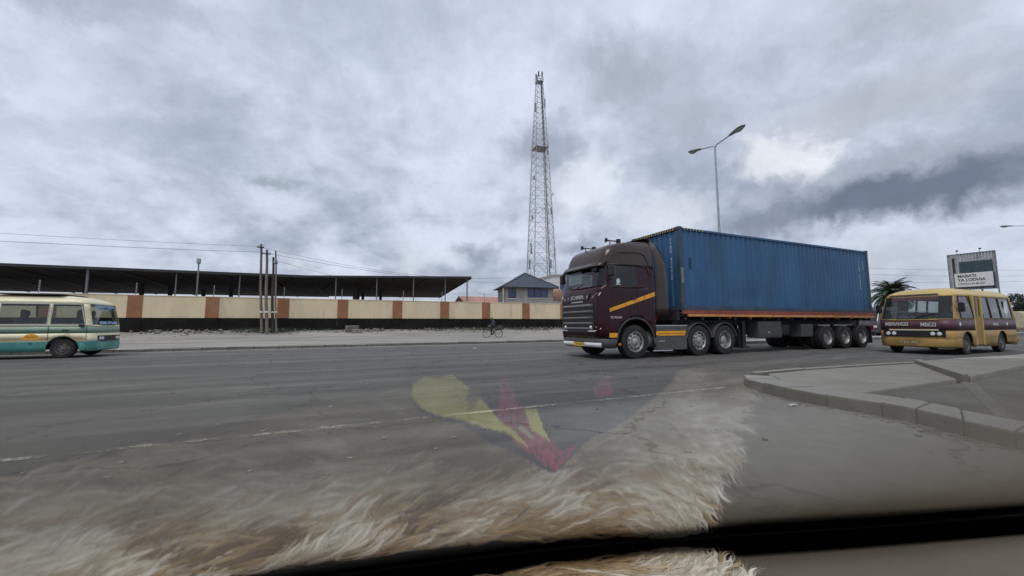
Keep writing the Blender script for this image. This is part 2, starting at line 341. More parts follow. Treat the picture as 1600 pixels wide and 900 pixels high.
# ================================================================== SETTING
def struct(o): return tag(o, kind='structure')
def roadmat():
    m = bpy.data.materials.new('asphalt'); m.use_nodes = True; t = m.node_tree; b = t.nodes['Principled BSDF']
    tc = nd('ShaderNodeTexCoord', t); P = tc.outputs['Object']
    sp = nd('ShaderNodeSeparateXYZ', t); lk(P, sp.inputs[0], t)
    def stretched(s, off=(0, 0, 0)):
        mp = nd('ShaderNodeMapping', t); mp.inputs['Scale'].default_value = s; mp.inputs['Location'].default_value = off
        lk(P, mp.inputs[0], t); return mp.outputs[0]
    fine = noi(P, 55, 4, .7, 0, t); mid = noi(P, 3.1, 6, .62, .5, t)
    streak = noi(stretched((.06, 1.1, 1)), 1.0, 5, .6, .25, t)
    streak2 = noi(stretched((.10, 3.2, 1), (3, 1, 0)), 1.0, 4, .6, .1, t)
    patch = noi(P, .22, 5, .55, .8, t); blot = noi(stretched((.5, 1.3, 1), (9, 2, 0)), .55, 6, .66, 1.2, t)
    base = mixc(sstep(fine, .25, .75, t), (.062, .060, .056), (.115, .111, .102), t)
    grit = noi(P, 240, 2, .6, 0, t)
    base = mixc(mth('MULTIPLY', sstep(grit, .58, .75, t), .45, tree=t), base, (.24, .235, .215), t)
    base = mixc(mth('MULTIPLY', sstep(grit, .40, .27, t), .5, tree=t), base, (.03, .03, .03), t)
    base = mixc(mth('MULTIPLY', sstep(streak, .38, .70, t), .75, tree=t), base, (.165, .158, .142), t)
    base = mixc(mth('MULTIPLY', sstep(streak2, .55, .78, t), .40, tree=t), base, (.055, .056, .057), t)
    base = mixc(mth('MULTIPLY', sstep(mid, .52, .8, t), .35, tree=t), base, (.215, .205, .18), t)
    base = mixc(mth('MULTIPLY', sstep(blot, .56, .70, t), .5, tree=t), base, (.045, .044, .042), t)
    base = mixc(mth('MULTIPLY', sstep(blot, .44, .33, t), .45, tree=t), base, (.20, .19, .165), t)
    # swept dust lies where no wheels run: on the near junction mouth and along the far kerb
    near = mth('MULTIPLY', sstep(mth('ADD', sp.outputs[1], mth('MULTIPLY', patch, 3.0, tree=t), tree=t), 6.6, 4.6, t),
               sstep(mth('ADD', sp.outputs[0], mth('MULTIPLY', patch, 2.4, tree=t), tree=t), 2.0, 4.4, t), tree=t)
    far = sstep(mth('ADD', sp.outputs[1], mth('MULTIPLY', mid, 1.6, tree=t), tree=t), 21.6, 22.6, t)
    dustc = mixc(sstep(mid, .3, .7, t), (.255, .255, .235), (.32, .318, .29), t)
    base = mixc(mth('MULTIPLY', near, .85, tree=t), base, dustc, t)
    base = mixc(mth('MULTIPLY', far, .7, tree=t), base, (.30, .275, .235), t)
    crack = nd('ShaderNodeTexVoronoi', t, feature='DISTANCE_TO_EDGE'); crack.inputs['Scale'].default_value = .35
    lk(vmth('ADD', P, noi(P, 1.5, 4, .6, 0, t, True), t), crack.inputs['Vector'], t)
    base = mixc(mth('MULTIPLY', sstep(crack.outputs[0], .012, .0, t), .6, tree=t), base, (.03, .03, .03), t)
    lk(base, b.inputs['Base Color'], t); b.inputs['Roughness'].default_value = .82
    b.inputs['Specular IOR Level'].default_value = .35
    bn = nd('ShaderNodeBump', t); bn.inputs['Strength'].default_value = .55; bn.inputs['Distance'].default_value = .012
    lk(mth('ADD', fine, mth('MULTIPLY', mid, 1.5, tree=t), tree=t), bn.inputs['Height'], t); lk(bn.outputs[0], b.inputs['Normal'], t)
    return m
def vergemat():
    m = bpy.data.materials.new('dusty_verge'); m.use_nodes = True; t = m.node_tree; b = t.nodes['Principled BSDF']
    tc = nd('ShaderNodeTexCoord', t); P = tc.outputs['Object']
    mp = nd('ShaderNodeMapping', t); mp.inputs['Scale'].default_value = (.12, 1, 1); lk(P, mp.inputs[0], t)
    a = noi(mp.outputs[0], 1.2, 5, .6, .3, t); c = noi(P, 4, 6, .65, .3, t); f = noi(P, 40, 4, .7, 0, t)
    base = mixc(sstep(a, .35, .68, t), (.215, .205, .185), (.36, .335, .29), t)
    base = mixc(mth('MULTIPLY', sstep(c, .5, .75, t), .5, tree=t), base, (.17, .155, .13), t)
    base = mixc(mth('MULTIPLY', sstep(f, .45, .8, t), .3, tree=t), base, (.42, .40, .36), t)
    lk(base, b.inputs['Base Color'], t); b.inputs['Roughness'].default_value = .95
    bn = nd('ShaderNodeBump', t); bn.inputs['Strength'].default_value = .6; bn.inputs['Distance'].default_value = .03
    lk(c, bn.inputs['Height'], t); lk(bn.outputs[0], b.inputs['Normal'], t)
    return m
def paintmat():
    m = bpy.data.materials.new('worn_road_paint'); m.use_nodes = True; t = m.node_tree; b = t.nodes['Principled BSDF']
    tc = nd('ShaderNodeTexCoord', t); P = tc.outputs['Object']
    f = noi(P, 26, 5, .75, .3, t); g = noi(P, 2.2, 4, .6, .3, t)
    wear = sstep(mth('ADD', mth('MULTIPLY', f, .6, tree=t), mth('MULTIPLY', g, .5, tree=t), tree=t), .64, .50, t)
    tr = nd('ShaderNodeBsdfTransparent', t); mx = nd('ShaderNodeMixShader', t)
    b.inputs['Base Color'].default_value = (.36, .34, .29, 1); b.inputs['Roughness'].default_value = .8
    lk(wear, mx.inputs[0], t); lk(b.outputs[0], mx.inputs[1], t); lk(tr.outputs[0], mx.inputs[2], t)
    lk(mx.outputs[0], t.nodes['Material Output'].inputs[0], t)
    return m
M['road'] = roadmat(); M['verge'] = vergemat(); M['paint'] = paintmat()
M['earth'] = pm('earth', (.16, .14, .11), .95, var=.3, scale=.3, bump=.4, bscale=8)
g = struct(MB().add([(-1500, -300, -.06), (1500, -300, -.06), (1500, 2500, -.06), (-1500, 2500, -.06)], [(0, 1, 2, 3)]).build('ground', M['earth']))
r = struct(MB().add([(-260, -26, 0), (420, -26, 0), (420, 22.02, 0), (-260, 22.02, 0)], [(0, 1, 2, 3)]).build('road', M['road']))
r.rotation_euler.z = TH
# verge beyond the far kerb: level pavement, then a bank up to the wall
prof = [(22.30, .125), (24, .13), (28, .10), (31, .12), (33, .24), (34.6, .55), (36, .72), (60, .75), (700, .75)]
us = [-420, -160, -70] + [-40+1.0*i for i in range(100)] + [75, 110, 200, 500]
rows = []
for (v, z) in prof:
    rows.append([(u, v, z + (noise.noise(Vector((u*.35, v*.5, 3)))*(.10 if 30 < v < 36.5 else .015) if v < 50 and v > 22.5 else 0)) for u in us])
o = struct(MB().grid(rows).build('verge', M['verge'], smooth=60)); o.rotation_euler.z = TH
# worn lane line
for i, (a, b) in enumerate(((-9.5, 6.3),)):
    o = struct(MB().add([(a, 4.72, .006), (b, 4.88, .006), (b, 4.98, .006), (a, 4.84, .006)], [(0, 1, 2, 3)]).build('lane_line', M['paint'])); o.rotation_euler.z = TH
o = struct(MB().add([(-60, 21.35, .006), (60, 21.35, .006), (60, 21.46, .006), (-60, 21.46, .006)], [(0, 1, 2, 3)]).build('edge_line', M['paint'])); o.rotation_euler.z = TH
# far kerb
kr = bpy.data.objects.new('kerb', None); COL.objects.link(kr); kr.rotation_euler.z = TH; struct(kr)
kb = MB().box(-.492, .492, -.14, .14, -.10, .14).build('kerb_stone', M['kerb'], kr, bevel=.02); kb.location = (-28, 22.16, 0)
for i in range(1, 62):
    c = kb.copy(); COL.objects.link(c); c.parent = kr
    c.location = (-28+i, 22.16+random.uniform(-.02, .02), random.uniform(-.03, .012)); c.rotation_euler = (random.uniform(-.03, .03), random.uniform(-.012, .012), random.uniform(-.012, .012))
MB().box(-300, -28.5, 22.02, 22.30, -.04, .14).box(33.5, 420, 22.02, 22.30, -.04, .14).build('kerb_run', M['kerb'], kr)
# median strip the lamps stand on, behind the lorry
md = bpy.data.objects.new('median', None); COL.objects.link(md); md.rotation_euler.z = TH; struct(md)
nose = [(17.2+.75-.75*math.cos(t), 15.5+.75*math.sin(t)) for t in np.linspace(math.pi/2, -math.pi/2, 9)]
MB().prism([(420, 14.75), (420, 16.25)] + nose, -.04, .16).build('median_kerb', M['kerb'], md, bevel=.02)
# ---------------- near traffic island on the right
near = [(4.30, 7.45), (4.10, 7.02), (4.06, 6.5), (4.08, 6.02), (4.22, 5.42), (4.44, 4.85), (4.50, 4.5), (4.46, 4.0), (4.46, 3.6), (4.55, 2.6), (4.8, 1.2), (5.2, -1)]
inner = [(4.72, 7.25), (4.60, 6.9), (4.56, 6.5), (4.60, 6.1), (4.80, 5.6), (5.02, 5.13), (5.02, 4.84), (4.99, 4.49), (5.0, 3.9), (5.1, 2.6), (5.4, 1.2), (5.8, -1)]
back = [(4.79, 7.82), (6.28, 8.55), (9.53, 9.70), (15.2, 11.85), (40, 22.2)]
M['joint'] = pm('mortar_joint', (.15, .147, .135), .9, var=.2, scale=3, bump=.3)
isl = bpy.data.objects.new('traffic_island', None); COL.objects.link(isl); struct(isl)
for i in range(len(near)-1):                     # the near kerb stands proud, stone by stone
    a, b, c, d = near[i], near[i+1], inner[i+1], inner[i]
    def sh(p, q, f): return (p[0]+(q[0]-p[0])*f, p[1]+(q[1]-p[1])*f)
    n = max(1, round(math.dist(a, b)/.9))
    for k in range(n):
        f0, f1 = k/n, (k+1)/n - .003
        z = .17 + random.uniform(-.008, .008)
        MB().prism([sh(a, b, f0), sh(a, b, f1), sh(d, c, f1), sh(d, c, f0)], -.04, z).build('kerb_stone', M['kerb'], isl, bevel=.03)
# raised slab, second slab past the joint bar, sunken asphalt bed
MB().prism([(4.78, 7.22), (4.62, 6.9), (4.60, 6.5), (4.63, 6.1), (4.86, 5.62), (7.74, 6.98), (9.7, 9.60), (6.32, 8.40), (4.95, 7.74)][::-1], -.04, .155).build('paving_slab', M['concrete'], isl, bevel=.02)
MB().prism([(8.06, 7.05), (11.21, 8.78), (40, 20.0), (40, 22.0), (15.2, 11.72), (10.08, 9.72)], -.04, .185).build('paving_slab', M['concrete'], isl, bevel=.02)
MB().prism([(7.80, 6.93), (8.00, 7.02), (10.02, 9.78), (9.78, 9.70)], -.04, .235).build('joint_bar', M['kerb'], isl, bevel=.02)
MB().prism([(5.26, 4.40), (5.42, 4.36), (7.92, 6.86), (7.74, 6.92)], -.04, .108).build('joint_bar', M['joint'], isl, bevel=.01)
M['bed'] = pm('sunken_asphalt', (.105, .105, .10), .9, var=.3, scale=1.2, bump=.5, bscale=40, dust=.35, dustcol=(.17, .165, .15))
bed = MB().prism([(4.88, 5.60), (5.04, 5.13), (5.04, 4.84), (5.01, 4.49), (5.02, 3.9), (5.12, 2.6), (5.42, 1.2), (5.82, -1), (40, -1), (40, 19.9), (11.25, 8.72), (8.0, 6.98), (7.80, 6.9)], -.04, .10).build('sunken_bed', M['bed'], isl)
for i in range(len(back)-1):
    a, b = Vector((*back[i], 0)), Vector((*back[i+1], 0)); d = (b-a).normalized(); nrm = Vector((-d.y, d.x, 0)); L = (b-a).length
    n = max(1, round(L/1.2)) if i < 3 else 12
    for k in range(n):
        p, q = a + d*(L*k/n), a + d*(L*(k+1)/n - .01)
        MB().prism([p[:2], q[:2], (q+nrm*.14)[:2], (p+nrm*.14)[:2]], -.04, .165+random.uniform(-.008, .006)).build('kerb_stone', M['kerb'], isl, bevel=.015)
# litter and stones on the road
lit = MB()
for i in range(260):
    u = random.uniform(-4, 9); v = random.uniform(.4, 5.5) if random.random() < .6 else random.uniform(4, 21)
    p = W(u, v, 0); s = random.uniform(.006, .022)*(1 if v < 6 else 1.6)
    lit.box(-s, s, -s*random.uniform(.5, 1.4), s, 0, s*random.uniform(.4, .9), M=Matrix.Translation(p) @ Matrix.Rotation(random.uniform(0, 3), 4, 'Z'))
for i in range(len(near)-2):                     # sand and chips washed against the kerb
    for k in range(70):
        f = random.random(); p = Vector((near[i][0]+(near[i+1][0]-near[i][0])*f - abs(random.gauss(0, .10)) - .01, near[i][1]+(near[i+1][1]-near[i][1])*f, 0)); s = random.uniform(.004, .016)
        lit.box(-s, s, -s*random.uniform(.5, 1.4), s, 0, s*random.uniform(.4, .9), M=Matrix.Translation(p) @ Matrix.Rotation(random.uniform(0, 3), 4, 'Z'))
tag(lit.build('loose_grit', M['stone']), 'small loose stones and grit scattered on the asphalt', 'grit', kind='stuff')
pw = root('paper_scrap', 'small pale paper scrap on the asphalt by the island kerb', 'litter', (3.82, 5.46, .006), .4)
rows = [[(x*.05-.06, y*.03, .004+.012*abs(math.sin(x*1.7+y))) for x in range(4)] for y in range(3)]
MB().grid(rows).build('sheet', M['white'], pw, solid=.002)
pw2 = root('paper_scrap', 'white paper scrap on the road near the far kerb', 'litter', W(6.0, 17.6, .006), 1.0)
MB().grid([[(x*.09-.12, y*.06, .004+.03*abs(math.sin(x*1.7+y))) for x in range(4)] for y in range(3)]).build('sheet', M['white'], pw2, solid=.003)

# ================================================================== PERIMETER WALL
wl = root('perimeter_wall', 'long cream boundary wall with terracotta pillars and black plinth', 'wall', W(0, 36, 0), TH)
Z0, ZC, ZT = .45, 1.68, 3.24
pil = [-30.9, -26.5, -22.1, -17.75, -13.37, -8.92, -4.30, .05, 4.5, 8.75, 12.85, 17.15, 21.6, 26.0, 30.4, 34.8, 39.2]
for i, u in enumerate(pil):
    MB().box(u, u+.82, -.05, .30, ZC, ZT+.035).build('pillar', M['terracotta'], wl, bevel=.015)
    MB().box(u-.02, u+.84, -.085, .32, Z0, ZC-.002).build('pillar_base', M['plinth'], wl, bevel=.01)
    nxt = pil[i+1] if i+1 < len(pil) else u+4.4
    dz = random.uniform(-.02, .02)
    MB().box(u+.822, nxt-.002, 0, .22, ZC, ZT+dz).build('panel', M['cream'], wl)
    MB().box(u+.842, nxt-.022, -.05, .24, Z0, ZC-.003).build('plinth', M['plinth'], wl, bevel=.01)
    MB().box(u+.822, nxt-.002, -.03, .25, ZT+dz, ZT+dz+.05).build('coping', M['cream'], wl, bevel=.01)
for u in (-17.9, -13.0, -8.5, -3.9, .35, 5.4, 8.9, 13.1, 17.5, 21.9):            # electric-fence standards
    b = MB().cyl((u, .1, ZT), (u+.03, .1, ZT+.92), .022, n=6).build('fence_standard', M['steel'], wl)
    q = MB()
    for k in range(6): q.cyl((u+.015, .06, ZT+.2+.13*k), (u+.015, .14, ZT+.2+.13*k), .035, n=6)
    q.build('insulator', M['ceramic'], b)
q = MB()
for k in range(6): q.tube([(-30, .05, ZT+.2+.13*k), (35, .05, ZT+.2+.13*k)], .004, 4)
q.build('fence_wire', M['wire'], wl)
# rubble along the foot of the wall
q = MB()
for i in range(300):
    u = random.choice((random.gauss(-4.5, 1.6), random.gauss(-9.5, 1.5), random.uniform(-14, 22), random.gauss(2.6, .9), random.gauss(10, 2.2), random.gauss(17, 2)))
    v = 35.75 - abs(random.gauss(0, 1.0)) ; s = random.uniform(.03, .12)
    zb = .72 if v > 35.2 else max(.1, .72 - (35.4-v)*.24)
    vs = [Vector((random.uniform(.6, 1)*sx, random.uniform(.6, 1)*sy, random.uniform(.5, .9)*sz))*s for sz in (-1, 1) for sy in (-1, 1) for sx in (-1, 1)]
    Mx = Matrix.Translation((u, v, zb+s*.3)) @ Matrix.Rotation(random.uniform(0, 6), 4, Vector((random.random(), random.random(), random.random())).normalized())
    q.add([Mx @ p for p in vs], [(0, 2, 3, 1), (4, 5, 7, 6), (0, 1, 5, 4), (2, 6, 7, 3), (0, 4, 6, 2), (1, 3, 7, 5)])
o = tag(q.build('rubble', M['stone']), 'broken stones and rubble heaped along the wall foot', 'rubble', kind='stuff'); o.rotation_euler.z = TH
q = MB()                                                   # weeds at the wall foot
for i in range(2600):
    u = random.choice((random.uniform(8, 22), random.gauss(-4.6, 1.2), random.uniform(-12, 20))); v = random.uniform(34.6, 35.8)
    zb = .72 - max(0, 35.3-v)*.25; h = random.uniform(.08, .32); a = random.uniform(0, 6.3); w = .02; l = random.uniform(-.15, .15)
    q.add([(u-w*math.cos(a), v-w*math.sin(a), zb), (u+w*math.cos(a), v+w*math.sin(a), zb), (u+l, v+l*.5, zb+h)], [(0, 1, 2)])
o = tag(q.build('weeds', M['leaf'], fix=False), 'sparse weeds growing along the wall foot', 'weeds', kind='stuff'); o.rotation_euler.z = TH
def slab(name, label, u, v, z, s, rz):
    e = root(name, label, 'concrete block', W(u, v, z), TH+rz)
    MB().box(-s*.8, s*.8, -s*.4, s*.4, 0, s).build('block', M['kerb'], e, bevel=.05)
    MB().box(-s*.2, s*1.1, -s*.95, -s*.42, 0, s*.55).build('broken_piece', M['stone'], e, bevel=.05)
slab('concrete_block', 'broken concrete block leaning at the dark wall foot', 1.2, 34.7, .45, .62, .15)

# ================================================================== CANOPIES BEHIND THE WALL
def canopy(name, label, A, B, C, D, z, posts, inner_posts, fascia):
    """A-B is the front eave, D-C the back one (world xy)."""
    e = root(name, label, 'canopy', (A[0], A[1], .75)); A, B, C, D = [Vector((p[0], p[1], z)) for p in (A, B, C, D)]
    off = Vector((A.x, A.y, .75)); up = Vector((0, 0, .12))
    q = MB().add([A-off, B-off, C-off, D-off, A-off+up, B-off+up, C-off+up, D-off+up],
             [(0, 1, 2, 3), (7, 6, 5, 4), (0, 4, 5, 1), (1, 5, 6, 2), (2, 6, 7, 3), (3, 7, 4, 0)])
    q.build('roof', M['canopy'], e)
    d = (B-A).normalized(); nb = (D-A).normalized()
    MB().add([A-off-nb*.06-Vector((0, 0, fascia)), B-off-nb*.06-Vector((0, 0, fascia)), B-off-nb*.06+up*1.3, A-off-nb*.06+up*1.3], [(0, 1, 2, 3)]).build('fascia', M['darksteel'], e, solid=.05)
    n = int((B-A).length/4)
    for k in range(n+1):                                   # purlins under the sheet
        p = A + (B-A)*(k/n); r_ = D + (C-D)*(k/n)
        MB().cyl(p-off-Vector((0, 0, .08)), r_-off-Vector((0, 0, .08)), .07, n=4).build('rafter', M['darksteel'], e)
    for (p, r_) in posts:
        P_ = A + d*p + nb*.4 - off
        MB().cyl((P_.x, P_.y, 0), (P_.x, P_.y, z-.75-.02), r_*.85, n=8).build('post', M['steel'], e)
    for (p, dep) in inner_posts:
        P_ = A + d*p + nb*dep - off
        MB().box(P_.x-.18, P_.x+.18, P_.y-.18, P_.y+.18, 0, z-.77).build('column', M['darksteel'], e)
    return e
def wuv(u, v): w = W(u, v); return (w.x, w.y)
canopy('canopy_roof', 'long dark brown canopy roof on posts behind the wall, left of the wooden poles', wuv(-48, 50.2), wuv(-3.2, 49.3), wuv(-1.5, 84), wuv(-60, 88), 6.52,
       [(26.5, .12), (33.2, .07), (38.6, .07), (41.6, .06)], [(24.5, 18), (30, 18), (33, 20), (37, 24), (40, 20)], .10)
canopy('canopy_roof', 'dark flat canopy roof with slanting end behind the wall, right of the wooden poles', (-24.0, 43.45), (-4.7, 45.1), (-14.6, 78.5), (-44.0, 71.6), 6.5,
       [(4.4, .07), (8.9, .07), (13.0, .07), (16.6, .07), (19.1, .09)], [(8.6, 9), (9.4, 12), (11.8, 20), (14.1, 26), (16.4, 24)], .06)

# ================================================================== WOODEN POLES AND WIRES
def pole(label, u, v, zb, zt, lean, r, mat, arms):
    b = W(u, v, zb); e = root('utility_pole', label, 'pole', b, TH, 'wooden poles by the wall')
    n = 9; pts = []; rad = []
    for k in range(n):
        f = k/(n-1); pts.append((lean*f + .03*math.sin(f*7+u), .02*math.sin(f*5), (zt-zb)*f)); rad.append(r*(1-.3*f))
    MB().tube(pts, rad, 8).build('shaft', mat, e, smooth=50)
    for (z, w) in arms:
        x = lean*z/(zt-zb)
        MB().box(x-w, x+w, -.04-r, -r, z-.04, z+.04).build('bracket', M['darksteel'], e)
        for s_ in (-1, 1):
            MB().cyl((x+s_*w*.85, -r-.02, z+.04), (x+s_*w*.85, -r-.02, z+.17), .035, .025, n=7).build('insulator', M['ceramic'], e)
    MB().lathe([(r*1.04, 1.45), (r*1.06, 1.47), (r*1.06, 1.56), (r*1.04, 1.58)], (lean*.2, 0, 0), 'z', 8).build('band', M['white'], e)
    return b
pole('tallest wooden utility pole, leftmost of the four by the wall', -5.06, 34.4, .6, 7.22, -.33, .10, M['wood'], [(6.35, .22)])
pole('pale wooden utility pole, second from left of the four', -4.70, 34.2, .6, 6.78, -.27, .115, M['wood'], [(5.85, .30)])
pole('dark tarred utility pole, third from left of the four', -4.36, 34.5, .6, 6.28, -.20, .105, M['darkwood'], [])
pole('thin crooked wooden pole, rightmost of the four by the wall', -4.10, 34.3, .6, 6.75, -.30, .07, M['wood'], [(5.2, .14)])
def wire(label, a, b, sag, r=.010, n=24):
    a, b = Vector(a), Vector(b); off = a.copy()
    pts = [a + (b-a)*(k/n) - Vector((0, 0, sag*4*(k/n)*(1-k/n))) - off for k in range(n+1)]
    e = MB().tube(pts, r, 4).build('overhead_wire', M['wire'], smooth=60); e.location = off
    tag(e, label, 'wire', 'overhead wires')
wire('overhead wire running left from the tallest wooden pole', W(-5.3, 34.2, 7.0), W(-45, 35, 7.5), .4)
wire('thicker overhead wire running left from the second wooden pole', W(-5.0, 34.0, 6.55), W(-45, 36, 6.9), .35, .014)
wire('overhead wire sagging right from the tallest wooden pole to the hut', W(-5.3, 34.2, 6.95), W(21.5, 42.6, 7.0), 1.1)
wire('overhead wire sagging right from the second wooden pole', W(-4.9, 34.0, 6.5), W(30, 42.6, 6.9), 1.2, .013)
wire('lowest overhead wire sagging right from the thin crooked pole', W(-4.4, 34.1, 6.0), W(19, 60, 6.2), .9)
wire('service wire from the dark canopy down to the hut eave', Vector((-5.0, 46, 5.6)), W(18.3, 43, 5.75), 1.0)
for k, (z0, z1) in enumerate(((12.3, 12.0), (11.4, 10.9), (10.0, 10.2), (8.6, 8.2))):
    wire(('topmost', 'second', 'third', 'lowest')[k] + ' overhead wire crossing the sky behind the billboard', Vector((40, 70, z0)), Vector((125, 76, z1+k*.3)), 1.2+.3*k, .018)

# ================================================================== HUT WITH TILED ROOF
def hut():
    e = root('gate_hut', 'grey hut with slate blue pyramid tiled roof and blue windows behind wall', 'hut', W(22.1, 45.6, .75), TH-.16)
    w, d, h = 3.05, 2.2, 4.95
    q = MB()
    def wall(x0, x1, holes):                               # front wall panels around the openings
        xs = [x0] + [c for hh in holes for c in hh[:2]] + [x1]
        for i in range(0, len(xs), 2): q.box(xs[i], xs[i+1], -d, -d+.2, 0, h)
        for (a, b, z0, z1) in holes: q.box(a, b, -d, -d+.2, 0, z0); q.box(a, b, -d, -d+.2, z1, h)
    wall(-w, w, [(-2.75, -1.75, 3.55, 4.75), (-.25, 2.35, 3.65, 4.80)])
    q.box(-w, -w+.2, -d+.2, d, 0, h); q.box(w-.2, w, -d+.2, d, 0, h); q.box(-w+.2, w-.2, d-.2, d, 0, h)
    q.build('wall', M['plaster'], e)
    for (a, b, z0, z1, nm) in ((-2.75, -1.75, 3.55, 4.75, 2), (-.25, 2.35, 3.65, 4.80, 3)):
        fr = MB(); t = .06
        fr.box(a, b, -d+.02, -d+.10, z0, z0+t).box(a, b, -d+.02, -d+.10, z1-t, z1)
        for k in range(nm+1):
            x = a + (b-a-t)*k/nm; fr.box(x, x+t, -d+.02, -d+.10, z0+t, z1-t)
        wn = fr.build('window', M['darksteel'], e)
        for k in range(nm):
            x = a + t + (b-a-t)*k/nm
            MB().box(x, x+(b-a-t)/nm-t, -d+.05, -d+.07, z0+t, z1-t).build('pane', M['bluepane'], wn)
        MB().box(a-.08, b+.08, -d-.07, -d-.003, z0-.09, z0-.003).build('sill', M['white'], wn)
    MB().box(-.55, -.5, -d-.03, -d-.003, 0, h).build('downpipe', M['white'], e)
    # pyramid roof: courses of tiles stepping up to the apex
    ew, ed, ez, az = w+.55, d+.55, h-.05, h+1.95; rf = None; n = 12
    for k in range(n):
        f0, f1 = k/n, (k+1)/n; z0, z1 = ez+(az-ez)*f0, ez+(az-ez)*f1
        a0, b0, a1, b1 = ew*(1-f0)+.05, ed*(1-f0)+.05, max(.02, ew*(1-f1)+.0), max(.02, ed*(1-f1)+.0)
        vs = [(-a0, -b0, z0), (a0, -b0, z0), (a0, b0, z0), (-a0, b0, z0), (-a0, -b0, z0+.05), (a0, -b0, z0+.05), (a0, b0, z0+.05), (-a0, b0, z0+.05),
              (-a1, -b1, z1+.03), (a1, -b1, z1+.03), (a1, b1, z1+.03), (-a1, b1, z1+.03)]
        c = MB().add(vs, [(0, 1, 2, 3)] + [(i, (i+1) % 4, 4+(i+1) % 4, 4+i) for i in range(4)] + [(4+i, 4+(i+1) % 4, 8+(i+1) % 4, 8+i) for i in range(4)] + [(8, 9, 10, 11)])
        o_ = c.build('roof' if rf is None else 'tile_course', M['roof_tile'], e if rf is None else rf)
        if rf is None: rf = o_
    for sx in (-1, 1):
        MB().tube([(sx*ew, -ed, ez+.1), (0, 0, az+.1)], .09, 6).build('ridge_cap', M['roof_tile'], rf)
    MB().box(-ew, ew, -ed-.03, -ed+.02, ez-.12, ez+.04).build('eave_board', M['darksteel'], rf)
    MB().cyl((-w-.45, -d-.45, 0), (-w-.45, -d-.45, ez), .05, n=8).build('porch_post', M['white'], e)
hut()
# low pink roof, tank and pale block seen over the wall
e = root('low_building', 'low building with faded pink sheet roof behind the wall, left of the hut', 'building', W(20.5, 56, .75), TH)
MB().box(-3.5, 3.5, -3, 3, 0, 3.2).build('wall', M['white'], e)
MB().prism([(-3.4, 3.15), (3.4, 3.15), (3.4, 3.3), (0, 4.55), (-3.4, 3.3)], -4.2, 4.2, 'x').build('roof', M['pinkroof'], e)
e = root('water_tank', 'rounded brown water tank on block stand between hut and lorry', 'tank', W(27.5, 47, .75), TH)
MB().box(-.95, .95, -.9, .9, 0, 3.5).build('stand', M['plaster'], e)
MB().lathe([(0, 3.5), (.95, 3.5), (1.0, 3.6), (1.0, 4.7), (.9, 5.0), (.45, 5.35), (.28, 5.4), (.28, 5.5), (0, 5.5)], (0, 0, 0), 'z', 20).build('tank', pm('brown_tank', (.33, .19, .12), .6, var=.15), e, smooth=40)
e = root('pale_block_building', 'pale flat-roofed building with blue window behind the lorry cab', 'building', W(34.2, 56, .75), TH)
MB().box(-3.2, 3.2, -3, 3, 0, 7.9).build('wall', M['white'], e)
MB().box(-3.35, 3.35, -3.15, 3.15, 7.9, 8.15).build('roof', M['plaster'], e)
wn = MB().box(-2.35, -.75, -3.06, -3.003, 4.1, 7.0).build('window', M['darksteel'], e)
MB().box(-2.25, -.85, -3.09, -3.065, 4.2, 6.9).build('pane', M['bluepane'], wn)
e = root('shelter_wall', 'low pale shed wall glimpsed under the dark canopy', 'shed', (-17, 84, .75), .05)
MB().box(-14, 12, 0, 4, 0, 4.9).build('wall', M['cream'], e); MB().box(-14.3, 12.3, -.4, 4.4, 4.9, 5.05).build('roof', M['galv'], e)

